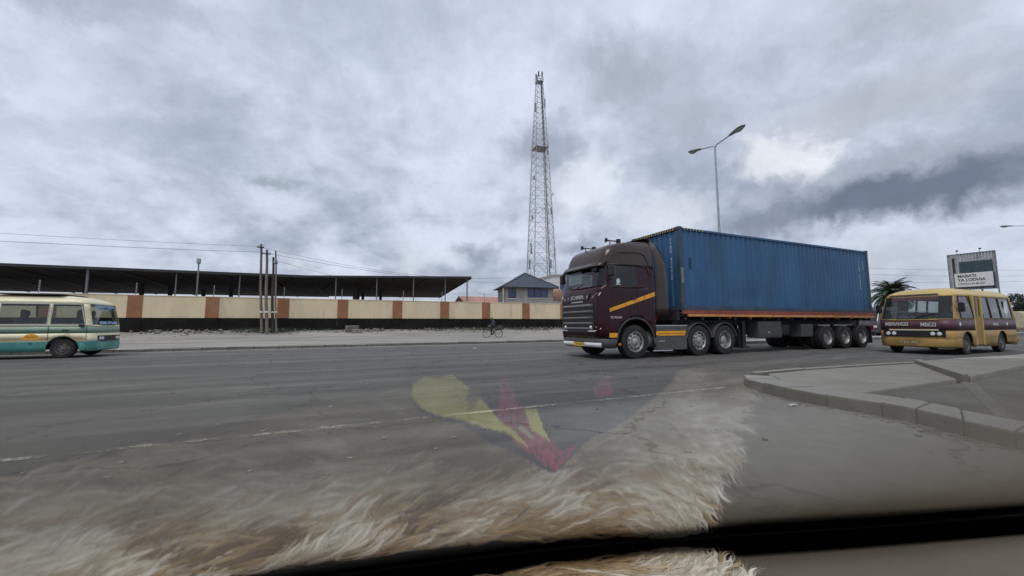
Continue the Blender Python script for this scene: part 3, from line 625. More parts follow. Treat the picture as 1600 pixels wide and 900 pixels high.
# ================================================================== LATTICE TOWER
def tower():
    e = root('lattice_tower', 'tall grey steel lattice telecom mast with antennas behind the hut', 'tower', (6.0, 80, .75), .30)
    def hw(z): return 2.72*(1-z/54)+.02 + .42*(z/54) if z > 37 else 2.72 - (2.72-1.28)*z/37 + .08*math.sin(z)*0
    def hw(z):
        return 2.72 - 1.40*min(z, 37)/37 if z < 37 else 1.32 - .80*(z-37)/16.3
    C4 = ((-1, -1), (1, -1), (1, 1), (-1, 1)); zs = [0]
    while zs[-1] < 53.0: zs.append(min(53.3, zs[-1] + max(1.15, hw(zs[-1])*1.05)))
    for sx, sy in C4:
        MB().tube([(sx*hw(z), sy*hw(z), z) for z in zs], [.095-.045*z/54 for z in zs], 6).build('leg', M['tower'], e)
    for i in range(4):                                     # one lattice face at a time
        a, b = C4[i], C4[(i+1) % 4]; q = MB()
        for k in range(len(zs)-1):
            z0, z1 = zs[k], zs[k+1]; h0, h1 = hw(z0), hw(z1); r_ = .042-.016*z0/54
            A0, B0, A1, B1 = [Vector((c[0]*h, c[1]*h, z)) for c, h, z in ((a, h0, z0), (b, h0, z0), (a, h1, z1), (b, h1, z1))]
            m0 = (A0+B0)/2; m1 = (A1+B1)/2
            q.cyl(A0, m1, r_, n=4); q.cyl(B0, m1, r_, n=4); q.cyl(A1, B1, r_*.9, n=4)
            if z0 < 30:
                q.cyl((A0+m1)/2, (A0+A1)/2, r_*.6, n=4); q.cyl((B0+m1)/2, (B0+B1)/2, r_*.6, n=4); q.cyl((A0+A1)/2, (A1+m1)/2, r_*.6, n=4); q.cyl((B0+B1)/2, (B1+m1)/2, r_*.6, n=4)
        q.build('lattice_face', M['tower'], e)
    q = MB()                                               # climbing ladder with feeder cables
    for x in (1.0, 1.35):
        q.tube([(x*hw(z)/2.72+.25, hw(z)*-.72, z) for z in np.linspace(0, 52.5, 22)], .03, 4)
    for k in range(130):
        z = .4*k; f = hw(z)/2.72; q.cyl((1.0*f+.25, -hw(z)*.72, z), (1.35*f+.25, -hw(z)*.72, z), .018, n=4)
    q.build('ladder', M['tower'], e)
    MB().tube([(hw(z)*.55, -hw(z)*.6, z) for z in np.linspace(0, 52, 14)], .10, 6).build('cable_run', M['darksteel'], e)
    for (z, w) in ((37.2, 1.42), (52.0, .72)):
        q = MB().box(-w, w, -w, w, z, z+.07)
        for sx, sy in C4: q.cyl((sx*w, sy*w, z), (sx*w, sy*w, z+1.0), .03, n=4)
        for i in range(4):
            for hh in (.5, 1.0): q.cyl((C4[i][0]*w, C4[i][1]*w, z+hh), (C4[(i+1) % 4][0]*w, C4[(i+1) % 4][1]*w, z+hh), .025, n=4)
        q.build('platform', M['tower'], e)
    for (x, y, z, h) in ((1.15, -.2, 46.5, 1.9), (-1.0, -.3, 45.0, 2.1), (.45, -.6, 53.2, 1.0), (-.35, -.6, 53.0, 1.1), (-.6, .3, 53.0, 1.0), (2.55, -1.2, 14.0, 2.0), (-2.5, -1.0, 14.5, 2.2), (2.4, .6, 12.0, 1.9), (-2.3, -1.2, 21.5, 1.0), (2.65, -.4, 8.5, 2.0), (-2.7, -.5, 11.5, 2.0), (2.0, -1.0, 23.0, 1.4), (-1.7, -.9, 30, .8), (1.55, -.6, 36, 1.0)):
        q = MB().box(x-.13, x+.13, y-.08, y+.08, z, z+h); q.cyl((x*.75, y, z+h*.3), (x, y, z+h*.3), .03, n=5)
        q.build('panel_antenna', M['steel'] if z < 50 else M['darksteel'], e, bevel=.03)
    for (x, z) in ((-1.9, 23.5), (1.75, 27.0)):
        MB().lathe([(0, 0), (.38, .06), (.42, .2), (0, .24)], (x, -1.8, z), 'y', 14, sgn=-1).build('dish', M['white'], e)
    MB().cyl((0, 0, 53.2), (0, 0, 54.6), .03, n=5).build('lightning_rod', M['darksteel'], e)
tower()

# ================================================================== STREET LAMPS ON THE MEDIAN
def lamp(label, u, v, h=11.35):
    e = root('street_lamp', label, 'street lamp', W(u, v, .16), TH, 'double street lamps on the median')
    MB().tube([(0, 0, 0), (0, 0, .6), (0, 0, .62), (0, 0, h*.5), (0, 0, h)], [.12, .12, .085, .07, .05], 10).build('pole', M['galv'], e, smooth=40)
    MB().box(-.09, .09, -.015-.13, -.125, .7, 1.15).build('access_door', M['steel'], e)
    for s_ in (-1, 1):
        a = MB().tube([(0, 0, h-.05), (0, s_*.12, h+.06), (0, s_*1.0, h+.24)], .038, 8).build('arm', M['galv'], e, smooth=50)
        rows = []                                          # cobra head: lofted along the arm
        for (t, w, zu, zl) in ((0, .07, .06, -.05), (.12, .10, .08, -.06), (.35, .15, .10, -.07), (.62, .19, .11, -.07), (.85, .17, .08, -.05), (1.0, .05, .02, -.01)):
            y = s_*(.95+t*.95); z = h+.24+t*.17
            rows.append([(w*math.cos(q_), y, z + (zu if math.sin(q_) > 0 else -zl)*math.sin(q_)) for q_ in np.linspace(0, 2*math.pi, 13)])
        hd = MB().grid(rows).build('lamp_head', M['steel'], a, smooth=50)
        rows = []
        for (t, w, dz) in ((.35, .02, -.06), (.45, .12, -.10), (.65, .15, -.15), (.82, .12, -.12), (.92, .02, -.05)):
            y = s_*(.95+t*.95); z = h+.24+t*.17-.02
            rows.append([(w*math.cos(q_), y, z + dz*math.sin(q_)) for q_ in np.linspace(0, math.pi, 9)])
        MB().grid(rows).build('lens', pm('lamp_lens', (.30, .30, .28), .3, var=.1), a, smooth=60)
lamp('double-headed street lamp rising behind the blue container', 20.0, 15.5)
lamp('street lamp at the right edge with only its left head showing', 67.8, 15.5)
e = root('floodlight_mast', 'short floodlight mast standing before the dark canopy', 'floodlight', W(-9.9, 37.5, .75), TH)
MB().cyl((0, 0, 0), (0, 0, 5.15), .06, .05, n=8).build('mast', M['steel'], e)
MB().box(-.12, .12, -.16, .06, 5.15, 5.55).build('lamp_head', M['steel'], e, bevel=.04)
MB().box(-.10, .10, -.18, -.163, 5.2, 5.5).build('lens', M['galv'], e)
# ================================================================== VEHICLE TOOLS
def contour(xf, xb, w, rf, rb, side_x, fy, n=6):
    pts, tags = [], []; cx = lambda x: min(max(x, xb+rb), xf-rf)
    for i, x in enumerate(side_x): pts.append((cx(x), -w)); tags.append(('R', i))
    tags[-1] = ('FC', -n)
    for k in range(1, n+1):
        t = -math.pi/2 + math.pi/2*k/n; pts.append((xf-rf+rf*math.cos(t), -w+rf+rf*math.sin(t))); tags.append(('FC', k-n))
    tags[-1] = ('F', 0)
    for j, f in enumerate(fy): pts.append((xf, f*(w-rf))); tags.append(('F', j+1))
    pts.append((xf, w-rf)); tags.append(('FC', 1))
    for k in range(1, n+1):
        t = math.pi/2*k/n; pts.append((xf-rf+rf*math.cos(t), w-rf+rf*math.sin(t))); tags.append(('FC', k+1))
    pts.pop(); tags.pop()
    for i, x in reversed(list(enumerate(side_x))): pts.append((cx(x), w)); tags.append(('L', i-1))
    tags[-1] = ('B', 0)
    for k in range(1, n+1):
        t = math.pi/2 + math.pi/2*k/n; pts.append((xb+rb+rb*math.cos(t), w-rb+rb*math.sin(t))); tags.append(('B', 0))
    pts.append((xb, 0)); tags.append(('B', 0))
    for k in range(0, n):
        t = math.pi + math.pi/2*k/n; pts.append((xb+rb+rb*math.cos(t), -w+rb+rb*math.sin(t))); tags.append(('B', 0))
    return pts, tags
def shell(levels, prm, side_x, fy, arches, classify, crown=.02):
    rings = []; tags = None
    for z in levels:
        xf, xb, w, rf, rb = prm(z); pts, tags = contour(xf, xb, w, rf, rb, side_x, fy); ring = []
        for (x, y), tg in zip(pts, tags):
            zz = z
            if abs(abs(y)-w) < 1e-4:
                for (ax, az, R) in arches:
                    if abs(x-ax) < R: zz = max(zz, az + math.sqrt(R*R-(x-ax)**2))
            ring.append(Vector((x, y, zz)))
        rings.append(ring)
    K = len(tags); parts = {}
    for i in range(len(levels)-1):
        zm = (levels[i]+levels[i+1])/2
        for k in range(K):
            q = [rings[i][k], rings[i][(k+1) % K], rings[i+1][(k+1) % K], rings[i+1][k]]
            if max(p.z for p in q)-min(p.z for p in q) < 1e-4: continue
            name = classify(zm, tags[k], q)
            if name is None: continue
            mb = parts.setdefault(name, {'v': {}, 'mb': MB()})
            idx = []
            for p in q:
                key = (round(p.x, 4), round(p.y, 4), round(p.z, 4))
                if key not in mb['v']: mb['v'][key] = len(mb['mb'].v); mb['mb'].v.append(key)
                if mb['v'][key] not in idx: idx.append(mb['v'][key])
            if len(idx) >= 3: mb['mb'].f.append(tuple(idx)); mb['mb'].m.append(0)
    top = rings[-1]; c = sum(top, Vector())/K + Vector((0, 0, crown))
    nm = classify(levels[-1]+.01, ('TOP', 0), top); mb = parts[nm]; idx = []
    for p in top:
        key = (round(p.x, 4), round(p.y, 4), round(p.z, 4))
        if key not in mb['v']: mb['v'][key] = len(mb['mb'].v); mb['mb'].v.append(key)
        idx.append(mb['v'][key])
    mb['mb'].v.append(tuple(c)); ci = len(mb['mb'].v)-1
    for k in range(K):
        a, b = idx[k], idx[(k+1) % K]
        if a != b: mb['mb'].f.append((a, b, ci)); mb['mb'].m.append(0)
    return {k: v['mb'] for k, v in parts.items()}
WCACHE = {}
def wheel(parent, x, y, r, w, side, style='truck', rim='rim'):
    key = (r, w, side, style, rim)
    if key not in WCACHE:
        rr = r*.60; t = MB()
        pr = [(rr, -w*.42), (rr*1.06, -w*.5), (r*.90, -w*.5), (r*.975, -w*.46), (r, -w*.40)]
        for g in (-.25, -.08, .08, .25): pr += [(r, w*(g-.03)), (r*.975, w*(g-.02)), (r*.975, w*(g+.02)), (r, w*(g+.03))]
        pr += [(r, w*.40), (r*.975, w*.46), (r*.90, w*.5), (rr*1.06, w*.5), (rr, w*.42)]
        t.lathe(pr, n=36)
        q = MB(); s = side
        if style == 'dish':                                    # rear disc set deep inside the rim
            q.lathe([(rr, .46*w), (rr*.97, .47*w), (rr*.94, .40*w), (rr*.90, -.15*w), (rr*.55, -.22*w), (rr*.5, .0), (rr*.42, .22*w), (rr*.25, .28*w), (0, .29*w)], n=28, sgn=s)
            hubr, hubh = rr*.46, .1*w
        else:
            q.lathe([(rr, .44*w), (rr*1.01, .48*w), (rr*.95, .48*w), (rr*.90, .36*w), (rr*.86, .26*w), (rr*.60, .40*w), (rr*.50, .40*w), (rr*.42, .34*w), (rr*.40, .44*w), (rr*.26, .5*w), (0, .52*w)], n=28, sgn=s)
            hubr, hubh = rr*.54, .42*w
        hl = MB(); nn = 10 if style != 'bus' else 6
        for k in range(nn):
            a = 2*math.pi*k/nn
            q.cyl((hubr*math.cos(a), s*hubh, hubr*math.sin(a)), (hubr*math.cos(a), s*(hubh+.035), hubr*math.sin(a)), .018 if style != 'bus' else .013, n=6)
            if style != 'dish':
                c = Vector((rr*.73*math.cos(a+.3), s*.335*w, rr*.73*math.sin(a+.3)))
                hl.cyl(c, c+Vector((0, s*.012, 0)), rr*.105, n=10)
        to = t.build('wheel', M['rubber'], smooth=35); ri = q.build('rim', M[rim], smooth=40)
        ho = hl.build('hand_hole', M['black'], smooth=40) if hl.v else None
        WCACHE[key] = (to.data, ri.data, ho.data if ho else None)
        for o in (to, ri, ho):
            if o: bpy.data.objects.remove(o)
    dt, dr, dh = WCACHE[key]
    o = bpy.data.objects.new('wheel', dt); COL.objects.link(o); o.parent = parent; o.location = (x, y, r); o.rotation_euler.y = random.uniform(0, 6)
    c = bpy.data.objects.new('rim', dr); COL.objects.link(c); c.parent = o
    if dh: h = bpy.data.objects.new('hand_hole', dh); COL.objects.link(h); h.parent = o
    return o
def arc(cx, cz, R, y0, y1, a0=0, a1=math.pi, th=.02, n=14, m=0):
    q = MB(); rows = []
    for r_ in (R, R+th):
        pass
    pr = [(cx+(R+th)*math.cos(a), cz+(R+th)*math.sin(a)) for a in np.linspace(a0, a1, n)] + [(cx+R*math.cos(a), cz+R*math.sin(a)) for a in np.linspace(a1, a0, n)]
    for i in range(n-1):
        j = 2*n-1-i
        q.prism([pr[i], pr[i+1], pr[j-1], pr[j]], y0, y1, 'y')
    return q
PEOPLE = {}
def person_mesh(name, joints, edges, zones, seg=1):
    """one continuous skinned body; zones: list of (test(point) -> bool, material)"""
    me = bpy.data.meshes.new(name); me.from_pydata([j[0] for j in joints], edges, [])
    o = bpy.data.objects.new(name, me); COL.objects.link(o)
    md = o.modifiers.new('s', 'SKIN'); o.modifiers.new('u', 'SUBSURF').levels = seg
    for i, j in enumerate(joints): me.skin_vertices[0].data[i].radius = (j[1], j[2] if len(j) > 2 else j[1])
    me.skin_vertices[0].data[0].use_root = True
    out = bpy.data.meshes.new_from_object(o.evaluated_get(bpy.context.evaluated_depsgraph_get()))
    bpy.data.objects.remove(o); out.materials.clear()
    for z in zones: out.materials.append(M[z[1]])
    for p in out.polygons:
        p.use_smooth = True
        for i, z in enumerate(zones):
            if z[0](p.center): p.material_index = i; break
    return out
def seated(shirt):
    """seated torso, head and arms facing +x, hips at the origin"""
    J = [((0, 0, .08), .15, .17), ((.02, 0, .30), .13, .17), ((.02, 0, .46), .13, .18), ((.03, 0, .56), .06), ((.05, 0, .64), .055), ((.06, 0, .72), .085, .08), ((.06, 0, .82), .085, .08), ((.05, 0, .87), .05),
         ((.02, .20, .47), .06), ((.06, .25, .22), .045), ((.30, .20, .16), .035), ((.38, .18, .16), .04), ((.02, -.20, .47), .06), ((.06, -.25, .22), .045), ((.30, -.20, .16), .035), ((.38, -.18, .16), .04),
         ((.25, .10, .06), .085), ((.46, .11, .04), .07), ((.47, .11, -.36), .05), ((.56, .11, -.40), .04), ((.25, -.10, .06), .085), ((.46, -.11, .04), .07), ((.47, -.11, -.36), .05), ((.56, -.11, -.40), .04)]
    E_ = [(0, 1), (1, 2), (2, 3), (3, 4), (4, 5), (5, 6), (6, 7), (2, 8), (8, 9), (9, 10), (10, 11), (2, 12), (12, 13), (13, 14), (14, 15), (0, 16), (16, 17), (17, 18), (18, 19), (0, 20), (20, 21), (21, 22), (22, 23)]
    Z = [(lambda p: p.z > .79 or (p.z > .66 and p.x < .02), 'hair'), (lambda p: p.z > .56 or (p.x > .27 and p.z > .1 and abs(p.y) > .13), 'skin'), (lambda p: p.z > .1 and p.x < .32, shirt), (lambda p: True, 'trouser')]
    return person_mesh('person', J, E_, Z)
def rider(host, name_loc, shirt, label, rz):
    if shirt not in PEOPLE: PEOPLE[shirt] = seated(shirt)
    o = bpy.data.objects.new('person', PEOPLE[shirt]); COL.objects.link(o)
    o.matrix_world = Matrix.Translation(name_loc) @ Matrix.Rotation(rz, 4, 'Z')
    tag(o, label, 'person', 'people seated in the vehicles')

# ================================================================== TRACTOR UNIT
def tractor():
    e = root('lorry_tractor', 'dark maroon and brown lorry tractor unit with orange stripes and roof horns', 'lorry', W(8.89, 11.35, 0), TH+math.pi)
    lv = [.36, .50, .66, .92, 1.25, 1.42, 1.6, 1.9, 2.2, 2.34, 2.5, 2.75, 3.00, 3.10, 3.25, 3.42, 3.56, 3.66, 3.74, 3.82, 3.90, 3.97]
    zt = [.36, .62, .95, 1.9, 2.2, 2.34, 3.02, 3.12, 3.30, 3.50, 3.62, 3.72, 3.82, 3.90, 3.97]
    xt = [1.30, 1.36, 1.40, 1.39, 1.35, 1.31, 1.17, 1.15, 1.11, 1.03, .95, .80, .44, -.02, -.42]
    wt = [1.24, 1.25, 1.25, 1.25, 1.25, 1.25, 1.21, 1.20, 1.19, 1.16, 1.13, 1.09, 1.03, .97, .88]
    def prm(z):
        return (float(np.interp(z, zt, xt)), -.92, float(np.interp(z, zt, wt)), float(np.interp(z, [0, 2.2, 3.0, 4], [.34, .34, .34, .30])), .10)
    R = .74; sx = sorted(set([-.82, -.78, -.72, -.60, -.42, -.12, 0, .06, .30, .55, .80, .86, 1.0, 1.06] + [round(R*math.cos(a), 3) for a in np.linspace(.05, math.pi-.05, 13)]))
    def cl(z, t, q):
        x = sum(p.x for p in q)/len(q)
        if 2.34 < z < 3.02:
            if t[0] == 'F' or (t[0] == 'FC' and -3 <= t[1] <= 4): return 'windscreen'
            if t[0] in 'RL' and -.1 < x < .84: return 'side_window_'+t[0]
            if t[0] in 'RL' and -.62 < x < -.14: return 'quarter_'+t[0]
        if z < .62 : return 'bumper'
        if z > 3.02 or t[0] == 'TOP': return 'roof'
        return 'cab_body'
    pr = shell(lv, prm, sx, (-.5, 0, .5), [(0, .55, R)], cl, .01)
    pr['cab_body'].build('cab_body', M['maroon'], e, smooth=35, solid=.035)
    pr['roof'].build('roof', M['brownsheen'], e, smooth=35, solid=.03)
    pr['bumper'].build('bumper', M['charcoal'], e, smooth=35, solid=.03)
    pr['windscreen'].build('windscreen', M['cabglass'], e, smooth=40)
    for k in 'RL':
        pr['side_window_'+k].build('side_window', M['darkglass'], e, smooth=40)
        pr['quarter_'+k].build('quarter_panel', M['maroon'], e, smooth=40)
    # interior: dark back wall, dash, seats
    MB().box(-.78, -.70, -1.1, 1.1, 1.0, 3.6).box(-.7, 1.0, -1.1, 1.1, 1.25, 1.35).build('cab_interior', M['black'], e)
    MB().box(.85, 1.12, -1.05, 1.05, 1.9, 2.34).build('dashboard', M['black'], e, bevel=.05)
    for y in (-.6, .6): MB().box(-.35, .25, y-.28, y+.28, 1.35, 1.85).box(-.45, -.28, y-.28, y+.28, 1.85, 2.75).build('seat', M['seat'], e, bevel=.05)
    # door seams, handles
    for y in (-1, 1):
        yy = y*1.253
        q = MB()
        for (x0, z0, x1, z1) in ((.93, 1.35, .93, 2.25), (-.12, 1.38, -.12, 2.3), (-.12, 1.38, .93, 1.36)):
            q.cyl((x0, yy-.001*y, z0), (x1, yy-.001*y, z1), .007, n=4)
        q.build('door_seam', M['black'], e)
        MB().box(-.05, .12, yy, yy+.03*y, 1.92, 1.97).build('door_handle', M['black'], e, bevel=.008)
        # raised wing over the wheel, brow over the side windows
        arc(0, .55, .745, *(sorted((y*1.235, y*1.275))), a0=.12, a1=math.pi-.05, th=.05).build('wheel_arch', M['charcoal'], e, smooth=30)
        MB().tube([(.84, y*1.235, 3.04), (.3, y*1.225, 3.06), (-.3, y*1.222, 3.06), (-.58, y*1.222, 2.98), (-.66, y*1.235, 2.75)], .022, 6).build('window_brow', M['black'], e, smooth=50)
        MB().tube([(1.0, y*1.13, 3.32), (.5, y*1.185, 3.46), (-.3, y*1.185, 3.50), (-.52, y*1.19, 3.42), (-.70, y*1.215, 3.0), (-.78, y*1.235, 2.7)], .012, 6).build('roof_seam', M['black'], e, smooth=50)
        MB().tube([(1.05, y*1.25, 2.30), (.4, y*1.255, 2.31), (-.3, y*1.255, 2.34), (-.62, y*1.245, 2.52)], .02, 6).build('belt_trim', M['brownsheen'], e, smooth=50)
        # orange diagonal stripe in two pieces
        for (x0, x1) in ((1.02, .38), (.365, -.40), (-.415, -.86)):
            f = lambda x: 1.56 + (1.02-x)*.30
            w0, w1 = .055+.008*(1.02-x0), .055+.008*(1.02-x1)
            MB().add([(x0, yy, f(x0)-w0), (x1, yy, f(x1)-w1), (x1, yy, f(x1)+w1), (x0, yy, f(x0)+w0)], [(0, 1, 2, 3)]).build('orange_stripe', M['orange'], e, solid=.004)
        MB().box(.72, 1.06, yy-.003*y, yy+.012*y, .70, .84).build('orange_reflector', M['orange'], e)
        MB().box(.62, .70, y*1.22, y*1.262, .45, .52).build('side_marker', M['amberlamp'], e)
        # side fairing behind the cab
        rows = []
        for z in np.linspace(1.42, 3.95, 12):
            b = -1.46 + .10*max(0, (z-2.2)/1.7)**2*2.2
            yo = y*(1.235 - .30*max(0, (z-3.0)/.95)**2.2)
            rows.append([(x_, yo - y*.05*((x_+.93)/.5)**2*0, z) for x_ in np.linspace(-.93, b, 5)])
        MB().grid(rows).build('side_fairing', M['brownsheen'], e, smooth=40, solid=.03)
        # chassis skirt with orange band, step and fuel tank
        MB().box(-2.28, -.80, y*1.19-.03, y*1.19+.03, .24, 1.04).build('side_skirt', M['skirt'], e, bevel=.02)
        MB().box(-2.32, -.72, y*1.10-.12, y*1.10+.12, 1.045, 1.085).build('catwalk', M['galv'], e)
        for (x0, x1, z0, z1) in ((-1.0, -.72, .745, .875), (-2.22, -1.012, .80, .885), (-2.18, -1.012, .725, .785)):
            MB().box(x0, x1, y*1.226, y*1.232, z0, z1).build('orange_band', M['orange'], e)
        MB().box(-1.25, -1.0, y*1.222, y*1.228, .53, .56).build('badge_plate', M['silver'], e)
        MB().tube([(-.75, y*1.2, .23), (-1.6, y*1.2, .23)], .02, 6).build('lower_rail', M['silver'], e)
        wheel(e, 0, y*1.07, .545, .33, y, 'truck', 'rim')
        for ax in (-2.88, -4.20):
            wheel(e, ax, y*1.08, .535, .29, y, 'dish' if ax < -4 else 'truck', 'rim'); wheel(e, ax, y*.76, .535, .28, y, 'dish', 'darkrim')
            arc(ax, .54, .60, *sorted((y*.60, y*1.24)), a0=.15, a1=math.pi-.2, th=.025).build('mudguard', M['skirt'], e, smooth=30)
        MB().box(-5.02, -4.98, y*.62 if y < 0 else .62, y*1.22 if y > 0 else -.62, .25, .85) if False else None
        a_, b_ = sorted((y*.62, y*1.22)); MB().box(-4.99, -4.96, a_, b_, .22, .95).build('mudflap', M['black'], e)
        MB().cyl((-.62, y*.85, .62), (-2.2, y*.85, .62), .30, n=18).build('fuel_tank', M['galv'], e, smooth=40)
        # headlight, day light, corner lamp
        bk = MB()
        bk.add([(1.405, y*.62, .90), (1.39, y*.93, .90), (1.27, y*1.14, .98), (1.24, y*1.17, 1.13), (1.37, y*.96, 1.12), (1.41, y*.66, 1.03)], [(0, 1, 2, 3, 4, 5)]).build('headlight', M['black'], e, solid=.02)
        hl = MB()
        for (px, py, pz, r_) in ((1.40, .76, 1.01, .08), (1.36, .95, 1.03, .08), (1.285, 1.09, 1.06, .05)):
            hl.lathe([(0, .03), (r_*.8, .022), (r_, 0)], (px, y*py, pz), 'x', 14)
        hl.tube([(1.415, y*.64, .90), (1.40, y*.94, .90), (1.285, y*1.15, .985)], .02, 5)
        hl.build('headlamp_lens', M['lamp'], e, smooth=40)
        MB().add([(1.395, y*.80, 1.97), (1.325, y*1.10, 2.02), (1.275, y*1.175, 2.12), (1.36, y*1.00, 2.10)], [(0, 1, 2, 3)]).build('upper_lamp', M['lamp'], e, solid=.015)
        MB().add([(1.02, y*.86, 3.30), (.97, y*1.08, 3.34), (.88, y*1.12, 3.50), (.98, y*.95, 3.44)], [(0, 1, 2, 3)]).build('roof_lamp', M['lamp'], e, solid=.02)
        # mirrors
        mr = MB().tube([(1.02, y*1.22, 2.98), (1.12, y*1.42, 2.93), (1.12, y*1.42, 2.55), (1.06, y*1.24, 2.48)], .02, 6).build('mirror_arm', M['black'], e, smooth=50)
        MB().box(1.0, 1.16, y*1.46-.10, y*1.46+.10, 2.62, 2.97).build('mirror', M['black'], e, bevel=.04)
        MB().box(.995, .999, y*1.46-.08, y*1.46+.08, 2.65, 2.94).build('mirror_glass', M['silver'], e)
        MB().box(.80, 1.1, y*1.36-.10, y*1.36+.10, 2.98, 3.03).build('kerb_mirror', M['charcoal'], e, bevel=.02)
    # front: sun visor, grille bars, lettering
    rows = []
    for (dx, z) in ((0, 3.16), (.22, 3.10), (.30, 2.99), (.27, 2.97), (.05, 3.03)):
        ring = []
        for yv in np.linspace(-1.16, 1.16, 15):
            ring.append((1.10 + dx - .20*max(0, (abs(yv)-.75)/.41)**2, yv, z))
        rows.append(ring)
    MB().grid(rows).build('sun_visor', M['brownsheen'], e, smooth=40, solid=.015)
    MB().box(1.385, 1.412, -.92, .92, .96, 1.80).build('grille', M['black'], e, bevel=.01)
    for (z, w, h) in ((1.74, .93, .045), (1.54, .92, .035), (1.34, .91, .035), (1.16, .90, .035), (.99, .88, .035)):
        q = MB()
        for k in range(8):
            pass
        MB().add([(1.44, -w, z-h), (1.44, w, z-h), (1.455, w*.8, z), (1.455, -w*.8, z), (1.42, -w, z+h*.6), (1.42, w, z+h*.6), (1.405, -w, z-h), (1.405, w, z-h)],
                 [(0, 1, 2, 3), (3, 2, 5, 4), (0, 6, 7, 1)]).build('grille_bar', M['grillegrey'], e, solid=.015)
    MB().box(1.40, 1.418, -.34, .34, 1.835, 1.885).build('chrome_bar', M['silver'], e, bevel=.006)
    MB().add([(1.402, -.60, 1.90), (1.402, .60, 1.90), (1.386, .76, 2.12), (1.386, -.76, 2.12)], [(0, 1, 2, 3)]).build('name_panel', M['maroon'], e, solid=.01)
    F_ = frame((1.409, 0, 2.01), (0, 1, 0), (-.05, 0, 1)); text_obj('lettering', 'SCANIA', .185, M['silver'], e, F_, thick=.008, spacing=1.08, bold=.004, sx=1.12)
    for y in (-1, 1): MB().box(1.39, 1.41, y*.57-.03, y*.57+.03, 1.95, 2.06).build('badge', M['silver'], e, bevel=.01)
    MB().box(1.345, 1.40, -.98, .98, .86, .94).build('lower_trim', M['charcoal'], e)
    for (y0, y1) in ((-1.12, -.30), (.32, 1.12)):
        q = MB(); ys = np.linspace(y0, y1, 6)
        q.grid([[(1.385-.25*max(0, (abs(v_)-.92)/.3)**2, v_, z) for v_ in ys] for z in (.40, .53)]).build('white_bumper_strip', M['white'], e, smooth=40, solid=.02)
    MB().box(1.37, 1.395, -.27, .29, .40, .52).build('number_plate', M['yellowplate'], e)
    text_obj('plate_lettering', 'T 804 DZK', .10, M['signink'], e, frame((1.397, .01, .46), (0, 1, 0), (0, 0, 1)), thick=.001)
    text_obj('side_lettering', 'SCANIA', .10, M['silver'], e, frame((.78, 1.262, 1.33), (-1, 0, .0), (0, 0, 1)), thick=.003, bold=.003, sx=1.3)
    text_obj('side_lettering', 'SCANIA', .10, M['silver'], e, frame((.78, -1.262, 1.33), (1, 0, .0), (0, 0, 1)), thick=.003, bold=.003, sx=1.3)
    for k in range(2): MB().tube([(1.335-.01, -.15-.5*k, 2.36), (1.29, .25-.5*k, 2.46), (1.22, .55-.5*k, 2.50)], .012, 5).build('wiper', M['black'], e)
    MB().box(1.18, 1.30, .70, .95, 2.83, 2.96).build('front_mirror', M['black'], e, bevel=.03)
    MB().box(1.10, 1.13, -.95, -.1, 2.52, 2.95).build('curtain', M['sticker_white'], e)
    st = [(.06, .10), (.11, .03), (.09, -.05), (.12, -.10), (.02, -.12), (-.08, -.08), (-.11, .0), (-.07, .09)]
    MB().prism([(.66+a*.7, 2.50+b*.8) for a, b in st], 1.252, 1.256, 'y').build('window_sticker', M['sticker_white'], e)
    MB().box(.56, .76, 1.252, 1.256, 2.375, 2.395).build('window_sticker', M['sticker_white'], e)
    # roof horns
    for (x, z, y) in ((.55, 3.80, .62), (.80, 3.70, -.45)):
        h = MB().lathe([(.0, .50), (.035, .5), (.05, .46), (.022, .40), (.02, .10), (.03, 0), (.085, -.06), (.075, -.06), (0, .0)], (x, y, z+.16), 'x', 14, sgn=-1)
        h.cyl((x-.1, y, z-.03), (x-.1, y, z+.15), .02, n=6); h.cyl((x-.42, y, z+.0), (x-.42, y, z+.15), .02, n=6); h.box(x-.52, x-.40, y-.05, y+.05, z+.10, z+.24)
        h.build('roof_horn', M['black'], e, smooth=40)
    # roof deflector
    rows = [[(x_, yv, z_ + .02*(1-(yv/1.0)**2)) for yv in np.linspace(-.92, .92, 9)] for x_, z_ in ((.05, 3.86), (-.35, 3.98), (-.75, 4.08), (-1.0, 4.10), (-1.02, 3.95))]
    MB().grid(rows).build('roof_deflector', M['brownsheen'], e, smooth=40, solid=.02)
    # chassis
    MB().box(-5.0, 1.1, -.45, -.36, .62, .92).box(-5.0, 1.1, .36, .45, .62, .92).box(-1.2, -.9, -.36, .36, .64, .9).box(-3.7, -3.4, -.36, .36, .64, .9).build('chassis', M['darksteel'], e)
    MB().box(.4, 1.28, -1.0, 1.0, .38, 1.2).build('engine_tunnel', M['black'], e)
    for ax in (0, -2.88, -4.20): MB().cyl((ax, -1.0, .54), (ax, 1.0, .54), .09, n=10).build('axle', M['darksteel'], e)
    MB().cyl((-3.5, 0, .95), (-3.5, 0, 1.10), .5, n=20).build('fifth_wheel', M['darksteel'], e)
    q = MB()
    for y in (-.3, 0, .3): q.tube([(-.95, y, 1.6), (-1.3, y, 1.25), (-1.7, y*1.2, 1.2), (-1.95, y*1.2, 1.75)], .025, 6)
    q.build('air_line', M['redlamp'], e)
    MB().cyl((-1.15, -.8, .9), (-1.15, -.8, 3.4), .09, n=10).build('exhaust_stack', M['darksteel'], e)
tractor()

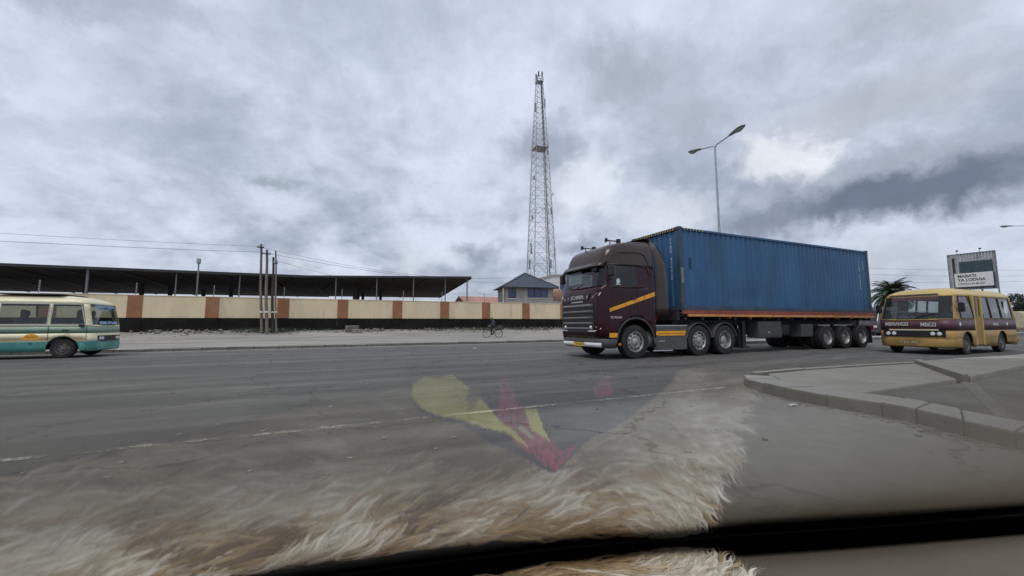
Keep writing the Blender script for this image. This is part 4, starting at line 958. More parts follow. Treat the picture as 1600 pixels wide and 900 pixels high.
# ================================================================== SEMI-TRAILER
def trailer():
    e = root('semi_trailer', 'black skeletal semi-trailer with red and orange side rail', 'trailer', W(11.0, 11.35, 0), TH+math.pi)
    # x runs forward from the trailer's front edge (0) back to -12.3
    q = MB()
    for y in (-.5, .5): q.box(-12.2, -.2, y-.07, y+.07, 1.05, 1.40)
    for x in np.arange(-12.1, 0, .85): q.box(x-.04, x+.04, -1.18, -.57, 1.26, 1.36).box(x-.04, x+.04, .57, 1.18, 1.26, 1.36).box(x-.04, x+.04, -.43, .43, 1.15, 1.35)
    q.build('frame', M['darksteel'], e)
    MB().box(-12.3, .0, -1.15, 1.15, 1.405, 1.46).build('deck', M['darksteel'], e)
    MB().box(0.003, .12, -1.10, 1.10, 1.25, 1.60).build('headboard', M['darksteel'], e)
    for y in (-1, 1):
        a_, b_ = sorted((y*1.18, y*1.25))
        MB().box(-12.3, 0, a_, b_, 1.462, 1.60).build('red_rail', M['redrail'], e, bevel=.01)
        a_, b_ = sorted((y*1.18, y*1.262)); MB().box(-12.3, -.25, a_, b_, 1.375, 1.459).build('orange_rail', M['orangerail'], e, bevel=.008)
        for x in np.arange(-11.6, -2.2, 1.15): MB().cyl((x, y*1.1, 1.35), (x, y*1.235, 1.35), .03, n=8).build('marker_lamp', M['amberlamp'], e)
        MB().box(-5.40, -4.0, *sorted((y*.70, y*1.20)), .56, 1.20).build('tool_box', M['charcoal'], e, bevel=.02)
        MB().box(-5.38, -4.02, *sorted((y*1.203, y*1.215)), .60, .93).build('box_door', M['charcoal'], e, bevel=.005)
        MB().box(-4.62, -4.52, *sorted((y*1.216, y*1.235)), .74, .82).build('box_latch', M['silver'], e)
        MB().box(-7.5, -6.72, *sorted((y*.70, y*1.20)), .57, 1.09).build('small_box', M['charcoal'], e, bevel=.02)
        MB().box(-6.4, -5.7, *sorted((y*.55, y*.95)), .62, 1.1).build('air_tank', M['darksteel'], e, bevel=.1)
        MB().box(-3.62, -3.44, *sorted((y*.75, y*.93)), .25, 1.2).build('landing_leg', M['darksteel'], e)
        MB().box(-3.72, -3.34, *sorted((y*.68, y*1.0)), .18, .25).build('landing_foot', M['darksteel'], e)
        for ax in (-8.50, -9.85, -11.22):
            wheel(e, ax, y*1.07, .52, .30, y, 'dish', 'rim'); wheel(e, ax, y*.74, .52, .28, y, 'dish', 'darkrim')
        MB().box(-12.05, -12.01, *sorted((y*.62, y*1.2)), .2, 1.0).build('mudflap', M['black'], e)
        MB().box(-12.38, -12.32, *sorted((y*.75, y*1.15)), .80, 1.0).build('tail_lamp', M['redlamp'], e)
    for ax in (-8.50, -9.85, -11.22): MB().cyl((ax, -1.0, .52), (ax, 1.0, .52), .075, n=10).box(ax-.5, ax+.5, -.62, -.5, .6, .75).box(ax-.5, ax+.5, .5, .62, .6, .75).build('axle', M['darksteel'], e)
    MB().box(-12.42, -12.3, -1.2, 1.2, .55, .70).box(-12.36, -12.25, -.6, -.5, .7, 1.4).box(-12.36, -12.25, .5, .6, .7, 1.4).build('rear_bumper', M['darksteel'], e)
    MB().cyl((-9.0, .0, .75), (-7.6, 0, .75), .2, n=12).build('air_reservoir', M['darksteel'], e, smooth=40)
trailer()

# ================================================================== SHIPPING CONTAINER
def container():
    e = root('shipping_container', 'weathered blue forty-foot corrugated shipping container on the trailer', 'container', W(11.0, 11.35, 1.605), TH+math.pi)
    L, H, w = 12.25, 2.98, 1.22; x0 = -L
    def corr(a, b, pitch=.278, dep=.036):                   # trapezoid profile stations
        xs = []; x = a
        while x < b - 1e-6:
            for f, d in ((0, 0), (.25, 0), (.5, 1), (.75, 1)):
                xx = x+f*pitch
                if xx < b: xs.append((xx, d*dep))
            x += pitch
        xs.append((b, 0)); return xs
    for y in (-1, 1):
        rows = [[(x, y*(w-.03-d), z) for x, d in corr(x0+.17, -.17)] for z in (.16, H-.12)]
        MB().grid(rows).build('side_wall', M['bluebox'], e, solid=.003)
        MB().box(x0+.16, -.16, *sorted((y*(w-.08), y*(w-.004))), .0, .155).build('bottom_rail', M['bluedirty'], e, bevel=.01)
        MB().box(x0+.16, -.16, *sorted((y*(w-.07), y*(w-.004))), H-.115, H-.03).build('top_rail', M['bluebox'], e, bevel=.01)
        for xa in (-.16, x0):
            MB().box(xa+.002, xa+.158, *sorted((y*(w-.16), y*(w-.002))), .12, H-.12).build('corner_post', M['bluedirty'], e, bevel=.015)
            for z in (0, H-.118):
                cc = MB().box(xa-.004, xa+.174, *sorted((y*(w-.165), y*(w+.006))), z-.004, z+.122).build('corner_casting', M['bluedirty'], e, bevel=.015)
                MB().box(xa+.05, xa+.12, *sorted((y*(w+.007), y*(w+.010))), z+.03, z+.085).build('lock_hole', M['black'], cc)
        for k in range(14):                                # hazard dashes on the top rail by the corner
            MB().box(-.22-.075*k, -.185-.075*k, *sorted((y*(w-.002), y*(w+.002))), H-.10, H-.045).build('hazard_dash', M['yellowplate' if k % 2 else 'black'], e)
    rows = [[(-.05-d, y, z) for y, d in corr(-w+.16, w-.16, .25, .045)] for z in (.16, H-.12)]
    MB().grid(rows).build('front_wall', M['bluebox'], e, solid=.003)
    MB().box(-.14, -.004, -w+.16, w-.16, 0, .155).build('front_sill', M['bluedirty'], e, bevel=.01)
    MB().box(-.12, -.004, -w+.16, w-.16, H-.118, H-.004).build('front_header', M['bluedirty'], e, bevel=.01)
    for k in range(16):
        for y in (-1, 1): MB().box(-.0035, .001, *sorted((y*(w-.20-.06*k), y*(w-.23-.06*k))), H-.10, H-.03).build('hazard_dash', M['yellowplate' if k % 2 else 'black'], e)
    rows = [[(x, y, H-.03-d*.6) for x, d in corr(x0+.1, -.1, .21, .03)] for y in (-w+.07, w-.07)]
    MB().grid(rows).build('roof_panel', M['bluebox'], e, solid=.003)
    MB().box(x0+.18, -.18, -w+.1, w-.1, .05, .10).build('floor_panel', M['darksteel'], e)
    for y in (-1, 1):
        MB().box(x0+.03, x0+.07, *sorted((y*.01, y*(w-.17))), .16, H-.12).build('door', M['bluebox'], e, bevel=.01)
        for yy in (.3, .85): MB().cyl((x0+.01, y*yy, .1), (x0+.01, y*yy, H-.1), .02, n=6).build('lock_rod', M['galv'], e)
    MB().box(x0, x0+.14, -w+.16, w-.16, 0, .155).build('door_sill', M['bluedirty'], e); MB().box(x0, x0+.14, -w+.16, w-.16, H-.118, H-.004).build('door_header', M['bluedirty'], e)
    wt = pm('stencil_white', (.55, .58, .60), .7, var=.25, scale=30)
    code = '\n'.join('TIDU 456420')
    text_obj('stencil_code', code, .17, wt, e, frame((-.045, .78, 1.85), (0, 1, 0), (0, 0, 1)), thick=.002, line=.82)
    text_obj('stencil_code', '\n'.join('TIDU 456420'), .15, wt, e, frame((-11.45, w-.027, 1.75), (-1, 0, 0), (0, 0, 1)), thick=.002, line=.82)
    text_obj('stencil_code', '\n'.join('45G1'), .13, wt, e, frame((-11.78, w-.027, 2.2), (-1, 0, 0), (0, 0, 1)), thick=.002, line=.9)
    MB().box(-.6, -.52, w-.028, w-.02, 1.5, 1.9).build('patch_plate', M['bluedirty'], e)
    MB().box(-.15, -.02, w-.001, w+.006, .95, 1.5).build('weathered_patch', pm('scuffed_metal', (.16, .19, .19), .6, var=.3, scale=8), e)
container()

# ================================================================== MINIBUSES
def bus(name, label, loc, rz, fo, xr, ra, H, bands, wins, door, style, roofc, ochre, near):
    sl, rc = (.36, .34) if style == 'yellow' else (.20, .22)
    e = root(name, label, 'minibus', loc, rz, 'minibuses on the road')
    s = H/2.3; WB, WT = 1.20*s, 1.97*s; r = .345*s; w = 1.0
    lv = sorted(set([.24*s, .40*s, .58*s] + [b[0] for b in bands] + [b[1] for b in bands] + [WB, 1.4*s, 1.6*s, 1.8*s, WT, 2.05*s, 2.13*s, 2.20*s, 2.25*s, 2.285*s]))
    lv = [z for z in lv if z >= .24*s]; lv2 = [lv[0]]
    for z in lv[1:]:
        if z - lv2[-1] > .012: lv2.append(z)
    lv = lv2
    def prm(z):
        f = z/s
        xf = float(np.interp(f, [.24, .6, 1.2, 1.97, 2.08, 2.18, 2.25, 2.285], [fo-.02, fo, fo-.05, fo-sl, fo-sl-.10, fo-sl-.30, fo-sl-.57, fo-sl-.87]))
        xb = float(np.interp(f, [.24, 1.2, 1.97, 2.15, 2.285], [xr, xr, xr+.10, xr+.22, xr+.6]))
        ww = float(np.interp(f, [.24, .6, 1.2, 1.97, 2.08, 2.18, 2.25, 2.285], [w-.03, w, w, w-.075, w-.11, w-.20, w-.36, w-.6]))
        return xf, xb, ww, min(rc, ww*.5), min(.25, ww*.4)
    R = r+.085; ax = [0, ra]
    sx = sorted(set([xr+.25, fo-rc] + [c for a in wins for c in a[:2]] + ([door[0], door[1]] if door else []) +
                    [round(a+R*math.cos(t), 3) for a in ax for t in np.linspace(0, math.pi, 13)]))
    sx = [x for x in sx if xr+.25 <= x <= fo-rc]; sx2 = [sx[0]]
    for x in sx[1:]:
        if x - sx2[-1] > .008: sx2.append(x)
    def cl(z, t, q):
        x = sum(p.x for p in q)/len(q)
        if WB < z < WT:
            if t[0] == 'F' or (t[0] == 'FC' and -3 <= t[1] <= 4): return 'windscreen'
            if t[0] in 'RL':
                for i, (a, b) in enumerate(wins):
                    if a < x < b: return 'window_%s%d' % (t[0], i)
                if door and t[0] == near and door[0] < x < door[1]: return None
            if t[0] == 'B' and 1.3*s < z < 1.85*s and abs(sum(p.y for p in q)/4) < .62: return 'rear_window'
        if z > WT or t[0] == 'TOP': return 'roof'
        if door and t[0] == near and door[0] < x < door[1]: return None
        for i, b in enumerate(bands):
            if b[0] < z < b[1] and (len(b) < 4 or t[0] in b[3]): return 'band%d' % i
        return 'body'
    pr = shell(lv, prm, sx2, (-.5, 0, .5), [(a, r, R) for a in ax], cl, .005)
    for k, mb in pr.items():
        if k == 'windscreen': mb.build('windscreen', M['cabglass'], e, smooth=40)
        elif k.startswith('window'): mb.build('window', M['cabglass'], e, smooth=40)
        elif k == 'rear_window': mb.build('rear_window', M['cabglass'], e, smooth=40)
        elif k == 'roof': mb.build('roof', M[roofc], e, smooth=40, solid=.025)
        elif k == 'body': mb.build('body', M[ochre], e, smooth=40, solid=.025)
        else: b = bands[int(k[4:])]; mb.build('paint_band', M[b[2]], e, smooth=40, solid=.025)
    # floor, seats, dashboard, steering wheel
    MB().box(xr+.2, fo-.35, -w+.10, w-.10, .50*s, .56*s).build('floor', M['black'], e)
    MB().box(fo-.55, fo-.22, -w+.22, w-.22, .6*s, 1.12*s).build('dashboard', M['black'], e, bevel=.05)
    sw = MB(); c = Vector((fo-.68, -.45, 1.20*s)); sw.tube([c + Vector((.10*math.sin(t), .2*math.cos(t), .16*math.sin(t))) for t in np.linspace(0, 2*math.pi, 16, endpoint=False)], .014, 5, closed=True)
    sw.cyl(c, c+Vector((.15, 0, -.3)), .02, n=6); sw.build('steering_wheel', M['black'], e)
    seats = []
    for x in np.arange(fo-1.15, xr+.5, -.72):
        for y in (-.58, .58):
            if door and door[0]-.1 < x < door[1]+.3 and (y > 0) == (near == 'L'): continue
            MB().box(x-.2, x+.2, y-.32, y+.32, .58*s, .86*s).box(x-.28, x-.19, y-.32, y+.32, .86*s, 1.46*s).build('seat', M['seat'], e, bevel=.04)
            seats.append((x, y))
    # wheels, axles, mud
    for a in ax:
        for y in (-1, 1): wheel(e, a, y*.86, r, .19, y, 'bus', 'darkrim' if style == 'green' else 'darkrim')
        MB().cyl((a, -.8, r), (a, .8, r), .05, n=8).build('axle', M['darksteel'], e)
    MB().box(xr+.3, fo-.3, -.5, .5, .30*s, .50*s).build('underbody', M['black'], e)
    for y in (-1, 1):
        for a in ax: MB().box(a-R, a+R, *sorted((y*.55, y*.60)), .3*s, .9*s).build('wheel_housing', M['black'], e)
    # window rubbers and pillars
    for y in (-1, 1):
        for (a, b) in wins:
            q = MB(); yy = lambda z: y*(prm(z)[2]+.004)
            a2, b2 = a+.012, min(b, prm(WT)[0]-rc-.03)-.012
            b1 = min(b, prm(WB)[0]-rc-.005)-.012
            q.tube([(a2, yy(WB), WB+.015), (b1, yy(WB), WB+.015), (b2, yy(WT), WT-.015), (a2, yy(WT), WT-.015)], .014, 5, closed=True).build('window_rubber', M['black' if style == 'yellow' else 'sticker_white'], e)
        if style == 'yellow': MB().box(fo-.52, fo-.44, *sorted((y*1.0, y*1.16)), 1.42*s, 1.72*s).build('mirror', M['black'], e, bevel=.02)
        if style == 'yellow': MB().tube([(fo-.40, y*.98, 1.75*s), (fo-.44, y*1.1, 1.74*s), (fo-.46, y*1.1, 1.5*s)], .012, 5).build('mirror_arm', M['black'], e)
        MB().tube([(xr+.3, y*(w+.004), .60*s), (ra-R-.05, y*(w+.004), .60*s)], .012, 4).build('side_trim', M['busochre' if style == 'yellow' else 'busteal'], e)
    # front bumper following the nose
    pts = [prm(.45*s)]; xf = fo+.07
    rows = []
    for z, o_ in ((.26*s, .0), (.28*s, .05), (.50*s, .06), (.53*s, .0)):
        rows.append([(max(fo-.62, R+.04), -w-.01-o_*.2, z), (max(fo-.34, R+.05), -w-.01-o_*.2, z), (fo-.12, -w+.10-o_*.3, z), (fo+o_, -w+.34, z), (fo+o_+.02, 0, z), (fo+o_, w-.34, z), (fo-.12, w-.10+o_*.3, z), (max(fo-.34, R+.05), w+.01+o_*.2, z), (max(fo-.62, R+.04), w+.01+o_*.2, z)])
    MB().grid(rows).build('front_bumper', M['busochre' if style == 'yellow' else 'busteal'], e, smooth=50, solid=.02)
    MB().box(xr-.09, xr+.02, -w+.04, w-.04, .34*s, .52*s).build('rear_bumper', M['busochre' if style == 'yellow' else 'charcoal'], e, bevel=.03)
    fx = lambda z: prm(z)[0]
    gz0, gz1 = .585*s, .80*s
    gx = fx(.7*s)
    MB().box(gx-.01, gx+.014, -.64, .64, gz0, gz1).build('grille', M['black'], e)
    for k in range(3): MB().box(gx+.0145, gx+.024, -.62, .62, gz0+.05*s+.05*s*k, gz0+.062*s+.05*s*k).build('grille_bar', M['charcoal'], e)
    for y in (-1, 1):
        MB().box(gx-.06, gx+.006, *sorted((y*.645, y*.80)), gz0, gz1).build('lamp_housing', M['black'], e)
        for yy in (.50, .66): MB().lathe([(0, .035), (.05*s, .03), (.065*s, .008), (.065*s, 0)], (gx+.012, y*yy, .695*s), 'x', 14).build('headlight', M['lamp'], e, smooth=40)
        MB().add([(gx-.02, y*.78, gz0+.02), (gx-.13, y*.93, gz0+.02), (gx-.14, y*.93, gz1-.02), (gx-.02, y*.78, gz1-.02)], [(0, 1, 2, 3)]).build('indicator', M['amberlamp'], e, solid=.02)
        MB().tube([(fx(WB)+.004, y*.05, WB+.02), (fx(WB+.1)+.012, y*.25+.1, WB+.13), (fx(WB+.13)+.014, y*.25+.32, WB+.16)], .010, 5).build('wiper', M['black'], e)
        MB().box(xr-.02, xr+.04, *sorted((y*.70, y*.86)), .7*s, 1.0*s).build('tail_lamp', M['redlamp'], e)
    MB().tube([(fx(WB)-.05, -.66, WB), (fx(WB)+.005, -.4, WB), (fx(WB)+.005, .4, WB), (fx(WB)-.05, .66, WB)], .016, 5).build('screen_rubber', M['black'], e)
    return e, s, fx, prm, WB, WT, seats
BY, s_, fx, prm_, WB_, WT_, st_ = bus('minibus', 'yellow and maroon minibus with folded door following behind the blue container', W(20.40, 7.3, 0), TH+math.pi, 1.0, -4.38, -2.83, 2.30,
    [(.80, 1.17, 'busmaroon')], [(-.60, .40), (-1.98, -1.32), (-2.86, -2.04), (-3.90, -2.92)], (-1.27, -.65), 'yellow', 'busyellow', 'busochre', 'L')
for (z0, z1, y0, y1, mt, nm) in ((1.155, 1.2, -.64, .64, 'busyellow', 'front_trim'), (.80, .845, -.64, .64, 'buscream', 'chrome_strip')):
    MB().box(fx(z0)-.01, fx(z0)+.012, y0, y1, z0, z1).build(nm, M[mt], BY, bevel=.006)
whitetxt = pm('white_lettering', (.60, .58, .55), .6, var=.1)
text_obj('lettering', 'MBEZI', .17, whitetxt, BY, frame((fx(1.0)+.012, .40, 1.00), (0, 1, 0), (0, 0, 1)), bold=.004, thick=.004, sx=.85)
text_obj('lettering', 'MB/RANGI3', .17, whitetxt, BY, frame((fx(1.0)+.012, -.42, 1.02), (0, 1, 0), (0, 0, 1)), bold=.004, thick=.004, sx=.72)
text_obj('plate_lettering', 'T 211 AYJ', .12, whitetxt, BY, frame((1.09, -.1, .40), (0, 1, 0), (0, 0, 1)), thick=.002, sx=.95)
MB().add([(fx(2.0)+.004, -.72, 1.985), (fx(2.0)+.004, .60, 1.985), (fx(2.08)+.006, .56, 2.06), (fx(2.08)+.006, -.68, 2.06)], [(0, 1, 2, 3)]).build('destination_slot', M['black'], BY, solid=.01)
MB().add([(fx(1.84)+.006, -.62, 1.84), (fx(1.84)+.006, .62, 1.84), (fx(1.955)+.006, .60, 1.955), (fx(1.955)+.006, -.60, 1.955)], [(0, 1, 2, 3)]).build('sun_strip', M['busmaroon'], BY, solid=.004)
MB().add([(fx(1.50)+.008, -.60, 1.44), (fx(1.50)+.008, .60, 1.46), (fx(1.51)+.008, .60, 1.475), (fx(1.51)+.008, -.60, 1.455)], [(0, 1, 2, 3)]).build('screen_rail', M['silver'], BY, solid=.004)
ov = MB().lathe([(0, 0), (.17, 0), (.17, .004), (0, .004)], (0, 0, 0), 'y', 20); ov.v = [(x-3.45, y+prm_(1.5)[2]+.004, z*1.7+1.58) for x, y, z in ov.v]
ov.build('oval_sticker', M['sticker_white'], BY)
text_obj('side_lettering', 'RANGI3', .13, whitetxt, BY, frame((-2.3, 1.006, 1.0), (-1, 0, 0), (0, 0, 1)), thick=.003)
for x in (-3.3, .5): MB().lathe([(0, 0), (.06, 0), (.06, .006), (0, .006)], (x, 1.003, 1.02), 'y', 14).build('fuel_cap', M['sticker_white'], BY)
BY.scale = (1.06, 1.06, 1.06)
# the folding doorway: frame, step, leaf folded inward
q = MB()
for x in (-1.27, -.65): q.box(x-.03, x+.03, .93, 1.004, .30, 1.99)
q.box(-1.27, -.65, .90, .99, 1.97, 2.02).build('door_frame', M['busyellow'], BY)
MB().box(-1.25, -.67, .55, .985, .26, .32).build('door_step', M['charcoal'], BY)
for (x0, x1) in ((-1.235, -.965), (-.955, -.685)):
    dl = MB().box(x0, x1, .955, .975, .34, 1.28).box(x0, x0+.04, .955, .975, 1.28, 1.95).box(x1-.04, x1, .955, .975, 1.28, 1.95).box(x0+.04, x1-.04, .955, .975, 1.88, 1.95).build('door_leaf', M['busochre'], BY)
    MB().box(x0+.04, x1-.04, .96, .965, 1.28, 1.88).build('door_pane', M['darkglass'], dl)

GB, s2, fx2, prm2, WB2, WT2, st2 = bus('minibus', 'cream, sage green and teal minibus entering at the left edge', W(-8.7, 20.0, .004), TH, .84, -4.2, -2.95, 2.22,
    [(.24, .60, 'busteal'), (.60, .64, 'busorange', 'RLB'), (.86, 1.09, 'busgreen')], [(-.36, .64), (-1.62, -.42), (-2.85, -1.68), (-3.8, -2.9)], None, 'green', 'buscream', 'buscream', 'R')
MB().add([(fx2(1.80)+.006, -.60, 1.70), (fx2(1.80)+.006, .60, 1.70), (fx2(1.88)+.006, .60, 1.86), (fx2(1.88)+.006, -.60, 1.86)], [(0, 1, 2, 3)]).build('screen_banner', M['sticker_blue'], GB, solid=.004)
MB().add([(fx2(1.2)+.008, -.62, 1.185), (fx2(1.2)+.008, .62, 1.185), (fx2(1.3)+.008, .62, 1.285), (fx2(1.3)+.008, -.62, 1.285)], [(0, 1, 2, 3)]).build('screen_banner', M['sticker_blue'], GB, solid=.004)
MB().prism([(-.78+.22*math.cos(t), .66+.19*math.sin(t)) for t in np.linspace(0, math.pi, 12)][::-1], -1.005, -1.001, 'y').build('yellow_decal', M['orange'], GB)
text_obj('decal_lettering', 'UBUNGO', .07, M['signink'], GB, frame((-.78, -1.006, .74), (1, 0, 0), (0, 0, 1)), thick=.001)
text_obj('fleet_number', '28', .09, M['signink'], GB, frame((-.80, -1.006, .52), (1, 0, 0), (0, 0, 1)), thick=.001)
MB().box(-.02, .14, -1.035, -1.001, .94, .99).build('door_handle', M['black'], GB, bevel=.01)
for x in (-.38, .60): MB().cyl((x, -1.003, .64), (x, -1.003, 1.14), .006, n=4).build('door_seam', M['black'], GB)
MB().box(.40, .54, -1.06, -1.001, 1.10, 1.18).build('side_lamp', M['black'], GB, bevel=.02)
text_obj('front_lettering', 'MBEZI', .10, M['signink'], GB, frame((fx2(1.78)+.012, 0, 1.78), (0, 1, 0), (0, 0, 1)), thick=.001)
MB().box(-1.9, -.2, -.8, .8, 2.225, 2.25).build('roof_rack', M['charcoal'], GB)
def inbus(E_, x, y, s): return E_.matrix_world @ Vector((x, y, .86*s))
bpy.context.view_layer.update()
rider(None, W(8.89-.0, 11.35, 1.86) + Matrix.Rotation(TH+math.pi, 3, 'Z') @ Vector((.05, -.6, 0)), 'shirt', 'driver in pale shirt behind the lorry windscreen', TH+math.pi)
rider(GB, inbus(GB, .10, -.50, s2), 'shirt2', 'driver in dark shirt at the wheel of the green minibus', TH)
rider(GB, inbus(GB, .05, .52, s2), 'shirt', 'passenger in pale shirt on the front seat of the green minibus', TH)
rider(GB, inbus(GB, st2[2][0]-.3, -.52, s2), 'shirt2', 'passenger by the second side window of the green minibus', TH)
rider(GB, inbus(GB, st2[5][0]+.0, .5, s2), 'shirt3', 'passenger in red on the far side of the green minibus', TH)
rider(BY, inbus(BY, .15, -.45, s_), 'shirt', 'driver in pale shirt behind the yellow minibus windscreen', TH+math.pi)
rider(BY, inbus(BY, .05, .48, s_), 'shirt2', 'front passenger in dark shirt in the yellow minibus', TH+math.pi)
rider(BY, inbus(BY, st_[4][0], .55, s_), 'shirt2', 'passenger by the middle side window of the yellow minibus', TH+math.pi)
# ================================================================== BILLBOARD
def billboard():
    e = root('billboard', 'grey corrugated sheet billboard with white lettered panel beyond the yellow minibus', 'billboard', (64.9, 58.0, .75), math.atan2(-4.0, 2.16))
    w, z0, z1 = 4.55, 5.1, 10.35
    def sheet(xa, xb, za, zb, pitch, dep, y):
        xs = []; x = xa
        while x < xb-1e-6:
            for f, d in ((0, 0), (.3, 0), (.5, 1), (.8, 1)):
                if x+f*pitch < xb: xs.append((x+f*pitch, d*dep))
            x += pitch
        xs.append((xb, 0)); return MB().grid([[(x, y+d, z) for x, d in xs] for z in (za, zb)])
    sheet(0, w, z0, z1, .30, .13, 0).build('sheet', M['sheetgrey'], e, solid=.01)
    sheet(1.12, w-.28, z1-3.0, z1-1.15, .27, .05, -.09).build('dark_sheet', M['sheetdark'], e, solid=.01)
    MB().box(.45, .68, -.10, -.02, z0+.6, z1-.5).build('dark_strip', M['darksteel'], e)
    MB().box(w-.55, w-.2, -.08, -.02, z0, z1-2.9).build('dark_strip', M['sheetdark'], e)
    for x in (0, w): MB().box(x-.06, x+.06, -.06, .14, -.4, z1+.05).build('post', M['steel'], e)
    for x in (1.5, 3.0): MB().box(x-.08, x+.08, .12, .3, -.4, z1-.3).build('post', M['darksteel'], e)
    MB().box(-.05, w+.05, -.05, .1, z1, z1+.08).build('top_rail', M['steel'], e)
    MB().box(.55, w-.35, -.24, -.14, z0+.45, z0+2.42).build('sign_panel', M['white'], e)
    MB().box(.50, w-.30, -.22, -.12, z0+.25, z0+.44).build('panel_lower_rail', M['darksteel'], e)  # dark steel rail below the white panel
    for (tx, sz, z, wd_) in (('MABATI', .56, 1.98, 1.05), ('YA LODHIA', .56, 1.42, 1.02), ('LODHIA NA MUDA', .34, .86, 1.0)):
        text_obj('lettering', tx, sz, M['signink'], e, frame((.85, -.243, z0+z), (1, 0, 0), (0, 0, 1)), align='LEFT', thick=.004, bold=.016 if sz > .5 else .006, sx=wd_*.88)
    text_obj('lettering', 'lodhia', .32, pm('faded_ink', (.22, .23, .25), .7), e, frame((2.6, -.02, z1-.65), (1, 0, 0), (0, 0, 1)), align='LEFT', thick=.004)
    for x in (1.0, 3.2):
        f = MB().tube([(x, -.05, z1+.08), (x, -.05, z1+.45), (x+.15, -.5, z1+.5)], .025, 5).build('floodlight_arm', M['darksteel'], e)
        MB().box(x+.02, x+.28, -.62, -.48, z1+.38, z1+.56).build('floodlight', M['darksteel'], f, bevel=.02)
billboard()

# ================================================================== PALM AND TREES
def palm():
    e = root('palm_tree', 'date palm with drooping fronds behind the trailer end', 'palm tree', (48.3, 50, .5), .4)
    pts = [(.12*math.sin(k*.5), .08*math.cos(k*.4), k*.42) for k in range(11)]
    MB().tube(pts, [.34-.008*k for k in range(11)], 10).build('trunk', M['bark'], e, smooth=40)
    top = Vector(pts[-1])
    for k in range(110):
        az = k*2.39996 + random.uniform(-.2, .2); el = RAD(random.choice((75, 55, 40, 25, 8, -10, -35, -55)) + random.uniform(-10, 10)); Ln = random.uniform(2.4, 3.4)
        d = Vector((math.cos(az), math.sin(az), 0)); pth = []; p = top.copy(); a = el
        for s_ in range(10):
            pth.append(p.copy()); p = p + (d*math.cos(a) + Vector((0, 0, math.sin(a))))*(Ln/10); a -= .10+.02*s_
        q = MB().tube(pth, [.035-.003*i for i in range(10)], 4); sd = Vector((-d.y, d.x, 0))
        for i in range(2, 10):
            t = (pth[i]-pth[i-1]).normalized()
            for sgn in (-1, 1):
                for h in range(5):
                    b = pth[i-1].lerp(pth[i], h/5); l = .62*math.sin(math.pi*min(1, (i+h/4)/10.5))*random.uniform(.8, 1.1)+.12
                    tip = b + (sd*sgn*.75 + t*.75 + Vector((0, 0, -.30+random.uniform(-.15, .1)))).normalized()*l
                    q.add([b - t*.035, b + t*.035, tip], [(0, 1, 2)])
        q.build('frond', M['palm_leaf'] if el > RAD(-52) else M['palm_dead'], e, fix=False)
palm()
def tree(label, x, y, zb, h, rx, n, mat, seed):
    rnd = random.Random(seed); e = root('leafy_tree', label, 'tree', (x, y, zb), rnd.random(), 'trees on the far side of the road')
    tk = MB().tube([(0, 0, 0), (.05, 0, h*.25), (.1, .05, h*.5), (.08, 0, h*.8)], [.16, .13, .09, .03], 7)
    blobs = []
    for k in range(11):
        a = rnd.uniform(0, 6.3); r_ = rnd.uniform(.1, .75)*rx; z = h*rnd.uniform(.42, .92); blobs.append((Vector((r_*math.cos(a), r_*math.sin(a), z)), rnd.uniform(.28, .5)*rx))
        tk.tube([(.07, 0, h*.35), (r_*.5*math.cos(a), r_*.5*math.sin(a), z*.8), blobs[-1][0]], [.05, .035, .012], 4)
    tk.build('trunk', M['bark'], e)
    q = MB()
    for i in range(n):
        c, br = blobs[i % len(blobs)]; v = Vector((rnd.gauss(0, 1), rnd.gauss(0, 1), rnd.gauss(0, .8))).normalized()*br*rnd.uniform(.55, 1.12)
        p = c+v; s_ = rnd.uniform(.08, .18); a = Vector((rnd.gauss(0, 1), rnd.gauss(0, 1), rnd.gauss(0, 1))).normalized(); b = a.orthogonal().normalized()
        q.add([p-a*s_, p+b*s_*.5, p+a*s_, p-b*s_*.5], [(0, 1, 2, 3)])
    q.build('crown', mat, e, fix=False)
tree('dark round tree just right of the yellow minibus roof', 64.5, 49.0, .3, 4.6, 2.6, 7500, M['leaf2'], 1)
tree('dark spreading tree at the right edge beyond the yellow minibus', 71.0, 51.0, .3, 5.0, 2.9, 7500, M['leaf2'], 2)
tree('low tree half hidden behind the yellow minibus', 60.8, 51.0, .3, 3.9, 2.2, 3200, M['leaf'], 3)
tree('small bushy tree between palm and billboard', 55.0, 56.0, .3, 6.3, 1.5, 2400, M['leaf2'], 4)
tree('small far tree over the wall beside the slanting canopy', -6.5, 62, .75, 4.0, 1.0, 900, M['leaf2'], 5)
tree('tiny far tree over the wall between canopy and hut', -3.2, 66, .75, 4.3, 1.1, 900, M['leaf'], 6)

